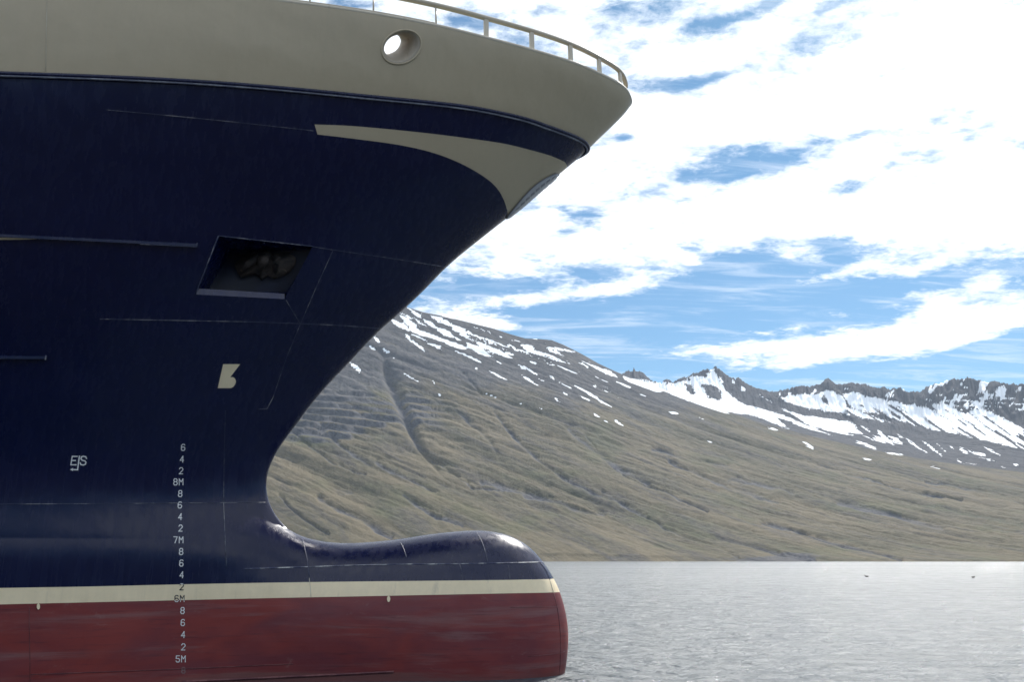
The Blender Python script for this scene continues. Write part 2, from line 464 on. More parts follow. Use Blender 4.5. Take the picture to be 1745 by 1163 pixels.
TS = 24.0      # scale of the second parameter
def Hxz(s, t):
    tau = np.clip(t / TS, 0, 1)
    Px = np.interp(s, s_f, Pxf); Pz = np.interp(s, s_f, Pzf); zq = np.interp(s, s_f, zq_f)
    x = Px + (XQ - Px) * tau ** 2
    z = zq + (Pz - zq) * np.exp(-(Px - x) / 4.0)
    return x, z
def Hb(s, t):
    """half-breadth, with the last centimetres at the profile forced to close on the centre plane"""
    x, z = Hxz(s, t)
    b = bf(x, z)
    k = np.clip(t / (TS * .03), 0, 1)
    x1, z1 = Hxz(s, np.full_like(np.asarray(t, float), TS * .03))
    b1 = bf(x1, z1)
    return x, np.where(k < 1, b1 * np.minimum(1, k * (1.5 - .5 * k * k)) * .35 + b * .65 * np.minimum(1, k * 2.5) , b), z
def Hb(s, t):
    s = np.asarray(s, float); t = np.asarray(t, float)
    x, z = Hxz(s, t)
    b = bf(x, z)
    k = np.clip(t / (TS * .02), 0, 1)
    return x, b * (1 - (1 - k) ** 3), z
def H(s, t, eps=0.0, side=1):
    x, b, z = Hb(s, t)
    p = to_world(x, side * b, z)
    if eps:
        p = p + eps * Hn(s, t, side)
    return p
def Hn(s, t, side=1):
    s = np.asarray(s, float); t = np.asarray(t, float)
    h = .02
    t0 = np.maximum(t - h, 0.0); t1 = t0 + 2 * h
    s0 = np.clip(s - h, 0, S_END); s1 = np.clip(s + h, 0, S_END)
    dt = H(s, t1, 0, side) - H(s, t0, 0, side)
    ds = H(s1, np.maximum(t, .03), 0, side) - H(s0, np.maximum(t, .03), 0, side)
    n = np.cross(dt, ds)
    n /= np.maximum(np.linalg.norm(n, axis=-1), 1e-9)[..., None]
    n = n * side
    return n
# seed grid for the inverse maps
gs = np.linspace(0, S_END, 420); gt = np.linspace(0, TS, 380)
GS, GT = np.meshgrid(gs, gt, indexing='ij')
GW = H(GS, GT); GP = project(GW)
GX, GZ = Hxz(GS, GT)
def sgn_check():
    i, j = 200, 150
    n = Hn(GS[i:i+1, j], GT[i:i+1, j])[0]
    return 1.0 if n @ E2 > 0 else -1.0
NSIGN = sgn_check()
_Hn0 = Hn
def Hn(s, t, side=1): return _Hn0(s, t, side) * NSIGN

def inv(target, fn, G, smin=0.0):
    """find (s,t) with fn(s,t) = target (Nx2)"""
    target = np.atleast_2d(np.asarray(target, float))
    out = np.zeros_like(target)
    flat = G.reshape(-1, 2); fs = GS.ravel(); ft = GT.ravel()
    for i, q in enumerate(target):
        k = int(np.argmin(((flat - q) ** 2).sum(1)))
        out[i] = fs[k], ft[k]
    s = out[:, 0].copy(); t = out[:, 1].copy()
    for it in range(14):
        f0 = fn(s, t)
        h = .01
        th = np.where(t < .03, t + h, t - h); sh = np.where(s < .05, s + h, s - h)
        fs_ = (fn(sh, t) - f0) / (sh - s)[:, None]
        ft_ = (fn(s, th) - f0) / (th - t)[:, None]
        r = target - f0
        det = fs_[:, 0] * ft_[:, 1] - fs_[:, 1] * ft_[:, 0]
        det = np.where(np.abs(det) < 1e-6, 1e-6, det)
        ds = (r[:, 0] * ft_[:, 1] - r[:, 1] * ft_[:, 0]) / det
        dt = (fs_[:, 0] * r[:, 1] - fs_[:, 1] * r[:, 0]) / det
        m = np.maximum(np.abs(ds) / .25, np.abs(dt) / .4); m = np.maximum(m, 1)
        s = np.clip(s + ds / m, 0, S_END); t = np.clip(t + dt / m, 0, TS)
    return np.stack([s, t], 1)
def px2st(pts): return inv(pts, lambda s, t: project(H(s, t)), GP)
def xz2st(pts): return inv(pts, lambda s, t: np.stack(Hxz(s, t), -1), np.stack([GX, GZ], -1))
def good_st(pts):
    pts = np.asarray(pts, float); st = px2st(pts)
    r = np.linalg.norm(project(H(st[:, 0], st[:, 1])) - pts, axis=1)
    return st[r < 3.0]
def dens_line(p, step):
    p = np.asarray(p, float); out = [p[0]]
    for a, b in zip(p[:-1], p[1:]):
        n = max(1, int(math.ceil(np.linalg.norm(b - a) / step)))
        for k in range(1, n + 1): out.append(a + (b - a) * k / n)
    return np.array(out)
def spline(p, step):
    """Catmull-Rom through px points, resampled"""
    p = np.asarray(p, float)
    q = np.vstack([2 * p[0] - p[1], p, 2 * p[-1] - p[-2]])
    out = []
    for i in range(1, len(q) - 2):
        p0, p1, p2, p3 = q[i - 1], q[i], q[i + 1], q[i + 2]
        n = max(2, int(np.linalg.norm(p2 - p1) / step))
        for k in range(n):
            u = k / n
            out.append(.5 * ((2 * p1) + (-p0 + p2) * u + (2 * p0 - 5 * p1 + 4 * p2 - p3) * u * u + (-p0 + 3 * p1 - 3 * p2 + p3) * u ** 3))
    out.append(q[-2])
    return np.array(out)

# ---- curves traced on the plating, carried aft past the frame in ship coordinates
TOP_PX = [(0,-62),(350,-16),(516,5),(635,22),(745,43),(834,65),(915,87),(982,108),(1032,130),(1058,144),(1071,157),(1076,170)]
KN_PX = [(0,124),(200,131),(350,139),(480,149),(635,164),(790,180),(888,199),(931,213),(978,230),(998,241),(1003,249)]
ST_PX = [(0,1003),(150,1000.5),(300,997),(450,994),(600,992),(750,990.5),(880,989),(930,988),(944,987)]
SB_PX = [(0,1031),(150,1027.5),(300,1024),(450,1020.5),(600,1017.5),(750,1014.5),(850,1012.5),(930,1011),(954,1010)]
def curve_st(pxs, aft_slope=None, tmin=0.0):
    c = spline(pxs, 18)
    st = px2st(c)
    x, z = Hxz(st[:, 0], st[:, 1])
    sl = (z[6] - z[0]) / (x[6] - x[0]) if aft_slope is None else aft_slope
    k = np.linspace(XQ, x[0] - .5, 24)
    # slope relaxes to level further aft
    ext = np.stack([k, z[0] + sl * (-3.0) * (1 - np.exp(-(x[0] - k) / 3.0))], 1)
    e = xz2st(ext)
    e[0, 1] = TS
    st = np.vstack([e, st])
    st = st[np.argsort(-st[:, 1])]
    # finish exactly on the profile
    last = st[-1].copy(); last[1] = 0.0
    if st[-1, 1] > 1e-3: st = np.vstack([st, last])
    else: st[-1, 1] = 0.0
    # strictly decreasing t
    keep = [0]
    for i in range(1, len(st)):
        if st[keep[-1], 1] - st[i, 1] > .02 or i == len(st) - 1: keep.append(i)
    return st[keep]
C_TOP = curve_st(TOP_PX); C_KN = curve_st(KN_PX); C_ST = curve_st(ST_PX, 0.0); C_SB = curve_st(SB_PX, 0.0)
def s_of(C, t): return np.interp(t, C[::-1, 1], C[::-1, 0])

SEAM_PX = [(515,918),(519,935),(523,953),(527,985),(529,1012),(531,1040),(533,1080),(535,1120),(536,1163)]
C_SEAM = px2st(spline(SEAM_PX, 6)); C_SEAM[0, 1] = 0.0
_e = xz2st([(Hxz(C_SEAM[-1:, 0], C_SEAM[-1:, 1])[0][0], -.3)])
C_SEAM = np.vstack([C_SEAM, [[S_END, C_SEAM[-1, 1] + .02]]])
SWOOSH_PX = [(536,212),(590,214),(640,218),(720,226),(800,236),(860,245),(905,256),(940,266),(962,276),(985,278)]
SWOOSH_LO = [(868,362),(863,355),(860,345),(850,325),(830,305),(790,281),(740,261),(680,247),(600,236),(541,229)]
RECESS_PX = [(372,402),(533,420),(485,510),(333,502)]
CH_C, CH_A, CH_B = (684, 80), 33.0, 28.0

def grid_pts(s0, s1, t0, t1, ds, dt):
    a = np.arange(s0 + ds / 2, s1, ds); b = np.arange(t0 + dt / 2, t1, dt)
    A, B = np.meshgrid(a, b, indexing='ij')
    return np.stack([A.ravel(), B.ravel()], 1)

def in_poly(p, poly):
    x, y = p[:, 0], p[:, 1]; n = len(poly); ins = np.zeros(len(p), bool)
    j = n - 1
    for i in range(n):
        xi, yi = poly[i]; xj, yj = poly[j]
        c = ((yi > y) != (yj > y)) & (x < (xj - xi) * (y - yi) / ((yj - yi) if yj != yi else 1e-12) + xi)
        ins ^= c; j = i
    return ins

# swoosh polygon in (s,t): upper edge, down the stem, lower edge
sw_up = px2st(spline(SWOOSH_PX[:-1], 10)); sw_lo = px2st(spline(SWOOSH_LO[1:], 8))
st_a = np.array([sw_up[-1, 0], 0.0]); st_b = np.array([px2st([(866, 372)])[0, 0] + .05, 0.0])
SW = np.vstack([sw_up, [st_a], [st_b], sw_lo])
RC = px2st(dens_line(RECESS_PX + [RECESS_PX[0]], 12))[:-1]
th = np.linspace(0, 2 * math.pi, 49)[:-1]
ell_px = np.stack([CH_C[0] + CH_A * np.cos(th) * .985 - 3 * np.sin(th), CH_C[1] + CH_B * np.sin(th) - 3 * np.cos(th)], 1)
CH = px2st(ell_px)

# ---- one planar triangulation of the (s,t) domain holding every line
def arrangement():
    V = []; E = []
    def add_line(p, closed=False):
        o = len(V); V.extend([tuple(q) for q in p]); n = len(p)
        for i in range(n - 1): E.append((o + i, o + i + 1))
        if closed: E.append((o + n - 1, o))
    def dn(C): return dens_line(C, .12)
    for C in (C_TOP, C_KN, C_ST, C_SB, C_SEAM): add_line(dn(C))
    add_line(dens_line(np.vstack([SW, SW[:1]]), .12)[:-1], True)
    add_line(dens_line(np.vstack([RC, RC[:1]]), .12)[:-1], True)
    add_line(CH, True)
    bd = dens_line([(0, 0), (S_END, 0), (S_END, TS), (0, TS), (0, 0)], .10)[:-1]
    add_line(bd, True)
    g = grid_pts(0, S_END, 0, TS, .095, .095)
    # fine rows next to the stem, where the plating turns hardest
    g2 = grid_pts(0, S_END, 0.02, .5, .095, .05)
    g = np.vstack([g[g[:, 1] > .5], g2])
    V.extend([tuple(q) for q in g])
    r = delaunay_2d_cdt([Vector(v) for v in V], E, [], 0, 1e-4)
    v2 = np.array([(v.x, v.y) for v in r[0]]); f = np.array([list(q) for q in r[2]], int)
    return v2, f
V2, F2 = arrangement()
cen = V2[F2].mean(1)
area = np.abs(np.cross(V2[F2[:, 1]] - V2[F2[:, 0]], V2[F2[:, 2]] - V2[F2[:, 0]]))
ok = area > 1e-7
above_top = cen[:, 0] < s_of(C_TOP, cen[:, 1])
is_bw = (cen[:, 0] < s_of(C_KN, cen[:, 1])) & ~above_top
below_st = cen[:, 0] > s_of(C_ST, cen[:, 1])
below_sb = cen[:, 0] > s_of(C_SB, cen[:, 1])
_sm = C_SEAM[np.argsort(C_SEAM[:, 0])]
is_bulb = (cen[:, 0] > _sm[0, 0]) & (cen[:, 1] < np.interp(cen[:, 0], _sm[:, 0], _sm[:, 1]))
in_sw = in_poly(cen, SW) & ~is_bw & ~above_top
in_rc = in_poly(cen, RC); in_ch = in_poly(cen, CH)
base = ok & ~above_top & ~in_rc & ~in_ch

def hull_part(name, mask, mat, parent, eps=0.0, normals=True, both=True):
    f = F2[mask]
    used, invx = np.unique(f, return_inverse=True); f = invx.reshape(f.shape)
    p = V2[used]
    VV = []; FF = []; NN = []
    for side in ((1, -1) if both else (1,)):
        w = H(p[:, 0], p[:, 1], eps, side); n = Hn(p[:, 0], p[:, 1], side)
        # orient
        a, b, c = w[f[:, 0]], w[f[:, 1]], w[f[:, 2]]
        fn = np.cross(b - a, c - a)
        flip = (fn * n[f[:, 0]]).sum(1) < 0
        ff = f.copy(); ff[flip] = ff[flip][:, ::-1]
        o = sum(len(q) for q in VV)
        VV.append(w); NN.append(n); FF.append(ff + o)
    return mesh_obj(name, np.vstack(VV), np.vstack(FF), mat, parent, normals=np.vstack(NN) if normals else None)

ship = bpy.data.objects.new('fishing_trawler', None)
col.objects.link(ship); 
tag(ship, 'navy and cream steel ship bow with red underside and round bulbous bow', 'ship')
def setp(o):   # parents stand at the origin, so children keep their world coordinates
    return o

hull = hull_part('hull', base & ~is_bw & ~is_bulb & ~below_st & ~in_sw, NAVY, ship)
tag(hull, 'dark navy flared hull side'); hull['label'] = 'dark navy flared hull side'
hst = hull_part('waterline_stripe', base & ~is_bulb & below_st & ~below_sb, CREAM_MARK, hull)
hst['label'] = 'cream stripe above the red bottom paint'
hlo = hull_part('lower_hull', base & ~is_bulb & below_sb, RED, hull)
hlo['label'] = 'weathered dark red bottom of the hull'
bulb = hull_part('bulbous_bow', base & is_bulb & ~below_st, NAVY_BULB, ship)
bulb['label'] = 'glossy navy top of the bulbous bow'
bst = hull_part('waterline_stripe', base & is_bulb & below_st & ~below_sb, CREAM_MARK, bulb)
blo = hull_part('lower_bulb', base & is_bulb & below_sb, RED, bulb)
blo['label'] = 'dark red rounded nose of the bulb'
swoosh = hull_part('bow_stripe', base & in_sw & ~is_bulb, CREAM, hull)
swoosh['label'] = 'cream swoosh painted round the bow'

# bulwark: plate with thickness, open to the sky behind it
def build_bulwark():
    f = F2[base & is_bw]
    used, invx = np.unique(f, return_inverse=True); f = invx.reshape(f.shape)
    p = V2[used]
    n0 = len(p)
    VV = []; FF = []
    # boundary edges
    ed = {}
    for tri in f:
        for a, b in ((tri[0], tri[1]), (tri[1], tri[2]), (tri[2], tri[0])):
            k = (min(a, b), max(a, b)); ed[k] = ed.get(k, 0) + 1
    bnd = [k for k, c in ed.items() if c == 1]
    off = 0
    for side in (1, -1):
        w = H(p[:, 0], p[:, 1], 0, side); n = Hn(p[:, 0], p[:, 1], side)
        x, b, z = Hb(p[:, 0], p[:, 1])
        inn = to_world(x - .02, side * np.maximum(b - .11, -.0), z) 
        inn = w - n * .09
        fn = np.cross(w[f[:, 1]] - w[f[:, 0]], w[f[:, 2]] - w[f[:, 0]])
        flip = (fn * n[f[:, 0]]).sum(1) < 0
        ff = f.copy(); ff[flip] = ff[flip][:, ::-1]
        VV += [w, inn]; FF.append(ff + off); FF.append(ff[:, ::-1] + off + n0)
        for a, c in bnd:
            if p[a, 1] < 1e-4 and p[c, 1] < 1e-4: continue
            FF.append(np.array([[off + a, off + c, off + n0 + c], [off + a, off + n0 + c, off + n0 + a]]))
        off += 2 * n0
    o = mesh_obj('bulwark', np.vstack(VV), np.vstack(FF), CREAM, ship, smooth=False)
    bm = bmesh.new(); bm.from_mesh(o.data)
    bmesh.ops.remove_doubles(bm, verts=bm.verts, dist=.0008)
    bmesh.ops.recalc_face_normals(bm, faces=bm.faces)
    for fc in bm.faces: fc.smooth = True
    for e in bm.edges:
        if len(e.link_faces) == 2 and e.calc_face_angle(0) > .6: e.smooth = False
    bm.to_mesh(o.data); bm.free()
    return o
bulwark = build_bulwark()
bulwark['label'] = 'cream bulwark round the top of the bow'

# deck inside the bulwark
def build_deck():
    t = np.concatenate([[0], np.linspace(.4, TS, 90)])
    s = s_of(C_KN, t)
    x, b, z = Hb(s, t)
    L = to_world(x - .1, np.maximum(b - .1, 0), z - .12); R = to_world(x - .1, -np.maximum(b - .1, 0), z - .12)
    n = len(t)
    V = np.vstack([L, R]); Fc = [(i, i + 1, n + i + 1, n + i) for i in range(n - 1)]
    return mesh_obj('deck', V, Fc, DECKP, ship, smooth=False)
build_deck()

# ---- rub rail along the knuckle, going round the stem to the far side
def around(C, t0, ds=0.0, dz=0.0, eps=0.0, step=.12, both=True, t_from=0.0, db=0.0, s_off=0.0):
    t = np.arange(t0, t_from, -step) if True else None
    t = t[t >= t_from]
    near = H(s_of(C, t) + s_off, t, eps, 1)
    far = H(s_of(C, t) + s_off, t, eps, -1)[::-1]
    p = np.vstack([near, far]) if both else near
    p = p.copy(); p[:, 2] += dz
    return p
kn = around(C_KN, TS - .1, eps=.012, s_off=.03, step=.10)
v, f = tube(kn, .045, 10)
rub = mesh_obj('rub_rail', v, f, NAVY, ship)
kn2 = around(C_KN, TS - .1, eps=.03, s_off=.085, step=.10)
v, f = tube(kn2, .019, 6)
rl = mesh_obj('highlight_bead', v, f, BEAD, rub)  # thin strip carrying the painted highlight

# ---- rounded edge bar on the bulwark top
tp = around(C_TOP, TS - .1, eps=-.045, step=.10)
v, f = tube(tp, .052, 10)
mesh_obj('cap_rail', v, f, CREAM_TRIM, bulwark)

# ---- handrail with posts
def off_in(t, dz, din, side=1):
    s = s_of(C_TOP, t); p = H(s, t, 0, side); n = Hn(s, t, side).copy(); n[..., 2] = 0
    n /= np.maximum(np.linalg.norm(n, axis=-1), 1e-6)[..., None]
    q = p - n * din
    q = q.copy(); q[..., 2] += dz
    return q
def t_at_u(C, u):
    tt = np.linspace(0, TS * .8, 3000); pp = project(H(s_of(C, tt), tt))[:, 0]
    return tt[int(np.argmin(np.abs(pp - u)))]
railing = bpy.data.objects.new('railing', None); col.objects.link(railing); railing.parent = ship
def rail_h(t): return .42 + .10 * np.clip(t / 6, 0, 1)
t = np.arange(14, -.001, -.1)
t = np.append(t[t > .35], [.3, .2, .1, .02])
near = off_in(t, 0, .12); near[:, 2] += rail_h(t)
far = off_in(t, 0, .12, -1)[::-1]; far[:, 2] += rail_h(t[::-1])
path = np.vstack([near, far])
for _ in range(3):
    path[1:-1] = .25 * path[:-2] + .5 * path[1:-1] + .25 * path[2:]
v, f = tube(path, .052, 14)
mesh_obj('handrail', v, f, CREAM_TRIM, railing)
def plate_post(t, side):
    a = off_in(np.array([t]), -.03, .10, side)[0]; b = off_in(np.array([t]), float(rail_h(t)), .12, side)[0]
    t2 = off_in(np.array([t + .12]), -.03, .10, side)[0]
    d = t2 - a; d[2] = 0; d /= np.linalg.norm(d)
    n = np.array([d[1], -d[0], 0])
    c = (a + b) / 2
    return box_vf(c, d * .048, n * .028, (b - a) / 2)
post_me = []
for u in (832, 911, 978, 1028, 1065):
    for side in (1, -1):
        v, f = plate_post(t_at_u(C_TOP, u), side)
        o = mesh_obj('post', v, f, CREAM_TRIM, railing, smooth=False); bevel_obj(o, .008)
tw = t_at_u(C_TOP, 745)
for k, u in enumerate((745, 637, 528, 420, 300, 170, 40)):
    for side in (1, -1):
        tt = t_at_u(C_TOP, u)
        a = off_in(np.array([tt]), .02, .05, side)[0]; b = off_in(np.array([tt]), float(rail_h(tt)), .12, side)[0]
        v, f = tube([a, b], .017, 8)
        mesh_obj('thin_post', v, f, CREAM_TRIM, railing)
for side in (1, -1):
    t = np.arange(14, tw - .02, -.15)
    v, f = tube(off_in(t, .065, .045, side), .02, 8)
    mesh_obj('lower_rail', v, f, CREAM_TRIM, railing)

# ---- fairlead in the bulwark: rolled rim and a short throat
def build_fairlead():
    c2 = CH.mean(0)
    ring = H(CH[:, 0], CH[:, 1])
    c = ring.mean(0)
    n = Hn(c2[None, 0], c2[None, 1])[0]
    fl = bpy.data.objects.new('fairlead', None); col.objects.link(fl); fl.parent = bulwark
    m = len(ring); sg = 10
    V = []; Fc = []
    for i in range(m):
        p = ring[i]; r = p - c; r /= np.linalg.norm(r)
        for k in range(sg):
            a = 2 * math.pi * k / sg
            V.append(p + .020 * (math.cos(a) * r + math.sin(a) * n) + r * .012)
    for i in range(m):
        for k in range(sg):
            Fc.append((i * sg + k, ((i + 1) % m) * sg + k, ((i + 1) % m) * sg + (k + 1) % sg, i * sg + (k + 1) % sg))
    mesh_obj('rim', V, Fc, CREAM, fl)
    # throat, funnel narrowing inboard
    inward = -n + np.array([0, 0, .52]) - E1 * .34; inward /= np.linalg.norm(inward)
    V = []; Fc = []; prof = [(0, 1.0), (.05, .90), (.11, .80), (.19, .71), (.30, .66), (.44, .65), (.56, .68), (.64, .78)]
    for (d, k) in prof:
        for i in range(m): V.append(c + (ring[i] - c) * k + inward * d)
    L = len(prof)
    for j in range(L - 1):
        for i in range(m):
            i2 = (i + 1) % m
            Fc.append((j * m + i, j * m + i2, (j + 1) * m + i2, (j + 1) * m + i))
    o = mesh_obj('throat', V, Fc, STEEL_IN, fl)
    md = o.modifiers.new('sol', 'SOLIDIFY'); md.thickness = .02; md.offset = 0
build_fairlead()

# ---- anchor pocket
LIP = paint('lip_sky_sheen_navy', (.003, .009, .060), .22, .1, .002, None, .5)  # lighter navy puts the lip's sky reflection into the colour
POCKET = plain('pocket_paint', (.006, .009, .026), .6, .3, 3)
def build_pocket():
    pk = bpy.data.objects.new('anchor_pocket', None); col.objects.link(pk); pk.parent = hull
    cs = px2st(RECESS_PX)
    out = H(cs[:, 0], cs[:, 1])           # TL TR BR BL
    TL, TR, BR, BL = out
    inn = -E2
    dz = np.array([0, 0, 1.0])
    iTL = TL + inn * .95; iTR = TR + inn * .16; iBR = BR + inn * .12 + dz * .06 - E1 * .02; iBL = BL + inn * .42 + dz * .06
    iBL = BL + inn * .45 + dz * .20 + E1 * .09; iBR = BR + inn * .12 + dz * .17
    lip_L = BL + inn * .03 + dz * .12 + E1 * .05; lip_R = BR + inn * .02 + dz * .11 - E1 * .01
    def grid(a, b, c, d, n=10):
        V = []; Fc = []
        for i in range(n + 1):
            for j in range(n + 1):
                u, w = i / n, j / n
                V.append((1 - u) * (1 - w) * a + u * (1 - w) * b + u * w * c + (1 - u) * w * d)
        for i in range(n):
            for j in range(n):
                k = i * (n + 1) + j; Fc.append((k, k + n + 1, k + n + 2, k + 1))
        return V, Fc
    # edges follow the plating
    def edge(i0, i1, q0, q1, n=14):
        a, b = cs[i0], cs[i1]
        st = px2st(dens_line([RECESS_PX[i0], RECESS_PX[i1]], np.linalg.norm(np.subtract(RECESS_PX[i0], RECESS_PX[i1])) / n))
        p = H(st[:, 0], st[:, 1]); m = len(p)
        V = list(p) + [q0 + (q1 - q0) * k / (m - 1) for k in range(m)]
        return V, [(k, k + 1, m + k + 1, m + k) for k in range(m - 1)]
    v, f = join_vf([grid(iTL, iTR, iBR, iBL)]); mesh_obj('back_plate', v, f, POCKET, pk)
    v, f = join_vf([edge(0, 1, iTL, iTR), edge(1, 2, iTR, iBR), edge(3, 0, iBL, iTL)]); mesh_obj('side_wall', v, f, NAVY, pk, smooth=False)
    v, f = edge(3, 2, lip_L, lip_R); 
    v2, f2 = grid(lip_L, lip_R, iBR, iBL, 4)
    v, f = join_vf([(v, f), (v2, f2)])
    mesh_obj('lip', v, f, LIP, pk)
    # worn light edges of the frame plate
    e = px2st(dens_line([RECESS_PX[3], RECESS_PX[0]], 8)); v, f = tube(H(e[:, 0], e[:, 1], .006), .011, 6); mesh_obj('frame_edge', v, f, SEAM, pk)
    e = px2st(dens_line([RECESS_PX[0], RECESS_PX[1]], 8)); v, f = tube(H(e[:, 0], e[:, 1], .006), .008, 6); mesh_obj('frame_edge', v, f, SEAM, pk)
    # rusty anchor lying against the back plate
    def at(u, w, d=.04):
        p = (1 - u) * (1 - w) * iTL + u * (1 - w) * iTR + u * w * iBR + (1 - u) * w * iBL
        return p - inn * d
    shape = [(.20,.16),(.34,.10),(.46,.16),(.60,.10),(.76,.14),(.86,.22),(.90,.42),(.86,.60),(.74,.70),(.64,.62),(.60,.74),(.54,.62),(.42,.58),(.34,.66),(.28,.60),(.22,.48),(.16,.34)]
    sh = spline([np.array(q) for q in shape + shape[:1]], .05)[:-1]
    m = len(sh)
    V = [at(a, b, .10) for a, b in sh] + [at(a, b, .02) for a, b in sh] + [at(.52, .38, .16)]
    Fc = [(i, (i + 1) % m, m + (i + 1) % m, m + i) for i in range(m)] + [(i, 2 * m, (i + 1) % m) for i in range(m)]
    anc = bpy.data.objects.new('anchor', None); col.objects.link(anc); anc.parent = pk
    mesh_obj('crown_plate', V, Fc, RUST, anc)
    v, f = tube([at(.50, .12, .12), at(.52, .34, .24), at(.53, .50, .22)], [.08, .11, .07], 10); mesh_obj('shank', v, f, RUST, anc)
    for (a, b) in (((.42, .22), (.30, .56)), ((.64, .24), (.74, .60))):
        v, f = tube([at(*a, .16), at((a[0] + b[0]) / 2, (a[1] + b[1]) / 2, .22), at(*b, .12)], [.09, .07, .03], 8); mesh_obj('fluke', v, f, RUST, anc)
build_pocket()

# ---- decals: shapes laid 4 mm proud of the plating
def decal(name, polys, mats, parent, eps=.004, grid=None, side_both=False, dark_between=False, thick=None):
    V = []; Fs = []
    for p in polys:
        st = px2st(p); o = len(V); V.extend([Vector(q) for q in st]); Fs.append(list(range(o, o + len(st))))
    if grid:
        a = np.array([tuple(v) for v in V]); mn, mx = a.min(0), a.max(0)
        g = grid_pts(mn[0], mx[0], mn[1], mx[1], grid, grid)
        V.extend([Vector(q) for q in g])
    r = delaunay_2d_cdt(V, [], Fs, 0, 1e-5)
    v2 = np.array([(v.x, v.y) for v in r[0]]); f = np.array([list(t) for t in r[2]], int)
    cc = v2[f].mean(1); keep = np.zeros(len(f), bool)
    for q in Fs: keep |= in_poly(cc, [tuple(V[k]) for k in q])
    f = f[keep]
    sides = (1, -1) if side_both else (1,)
    VV = []; FF = []; off = 0
    for sd in sides:
        w = H(v2[:, 0], v2[:, 1], eps, sd); n = Hn(v2[:, 0], v2[:, 1], sd)
        fn = np.cross(w[f[:, 1]] - w[f[:, 0]], w[f[:, 2]] - w[f[:, 0]])
        flip = (fn * n[f[:, 0]]).sum(1) < 0
        ff = f.copy(); ff[flip] = ff[flip][:, ::-1]
        VV.append(w); FF.append(ff + off); off += len(w)
    midx = None
    if dark_between:
        c = v2[f].mean(1)
        midx = ((c[:, 0] > s_of(C_ST, c[:, 1])) & (c[:, 0] < s_of(C_SB, c[:, 1]))).astype(int)
    return mesh_obj(name, np.vstack(VV), np.vstack(FF), mats, parent, midx=midx, smooth=True)

GL = {   # strokes on a 4 x 6 grid, y down
 '0': [[(0,1),(1,0),(3,0),(4,1),(4,5),(3,6),(1,6),(0,5),(0,1)]],
 '2': [[(0,1.2),(1,0),(3,0),(4,1.2),(4,2.2),(0,6),(4,6)]],
 '4': [[(3,6),(3,0),(0,4.2),(4,4.2)]],
 '5': [[(4,0),(.4,0),(.2,2.6),(3,2.6),(4,3.5),(4,5),(3,6),(1,6),(0,5)]],
 '6': [[(3.8,.8),(3,0),(1.2,0),(0,1.2),(0,5),(1,6),(3,6),(4,5),(4,3.6),(3,2.7),(1,2.7),(0,3.6)]],
 '7': [[(0,0),(4,0),(1.4,6)]],
 '8': [[(1,0),(3,0),(3.8,.9),(3.8,2),(3,2.8),(1,2.8),(.2,2),(.2,.9),(1,0)],[(1,2.8),(3,2.8),(4,3.8),(4,5),(3,6),(1,6),(0,5),(0,3.8),(1,2.8)]],
 '9': [[(.2,5.2),(1,6),(2.8,6),(4,4.8),(4,1),(3,0),(1,0),(0,1),(0,2.4),(1,3.3),(3,3.3),(4,2.4)]],
 'M': [[(0,6),(0,0),(2,3),(4,0),(4,6)]],
}
def stroke_polys(pts, w):
    out = []
    pts = [np.array(p, float) for p in pts]
    for a, b in zip(pts[:-1], pts[1:]):
        d = b - a; L = np.linalg.norm(d)
        if L < 1e-6: continue
        d /= L; n = np.array([-d[1], d[0]]) * w / 2; e = d * w * .42
        out.append(np.array([a - e + n, b + e + n, b + e - n, a - e - n]))
    return out
def glyph(ch, cx, cy, w, h, sw, shear=0.0):
    out = []
    for st in GL[ch]:
        q = [(cx + (x / 4 - .5) * (w - sw) - (y / 6 - .5) * (h - sw) * shear, cy + (y / 6 - .5) * (h - sw)) for x, y in st]
        out += stroke_polys(q, sw)
    return out
MARKS = [('6',312,763),('4',310,783),('2',308.5,803),('8M',303.5,822),('8',307,842),('6',306.5,861.5),('4',307,881.5),('2',307.5,901),
 ('7M',303.5,921),('8',308.5,941),('6',309,960.5),('4',309.5,980.5),('2',309.5,1001),('6M',305.5,1021),('8',311,1041.5),('6',311.5,1062),
 ('4',312,1082.5),('2',312.3,1103.5),('5M',307.5,1124)]
WM_FADED = paint('faded_marking_paint', (.22, .14, .14), .6, .3, .002, ((.15, .03, .03), .6), .3)
for txt, cx, cy in MARKS:
    polys = []
    if len(txt) == 2:
        polys += glyph(txt[0], cx - 4.6, cy, 7.4, 12, 1.45) + glyph(txt[1], cx + 5.0, cy, 7.8, 12, 1.4)
    else:
        polys = glyph(txt, cx, cy, 7.4, 12, 1.5, .04)
    decal('draft_mark', polys, [WHITE_MARK, DARK_MARK], hull, .005, dark_between=True)
decal('draft_mark', glyph('8', 312.5, 1143.5, 7.4, 11.5, 1.8), WM_FADED, hull, .005)

# bulbous bow symbol
BS = [(518,270),(895,270),(675,558),(735,555),(765,572),(785,597),(800,640),(796,680),(785,712),(765,745),(740,772),(712,790),(685,800),(400,800)]
decal('bulb_symbol', [np.array([(340 + x / 12.92, 600 + y / 12.92) for x, y in BS])], CREAM_MARK, hull, .005, grid=.05)
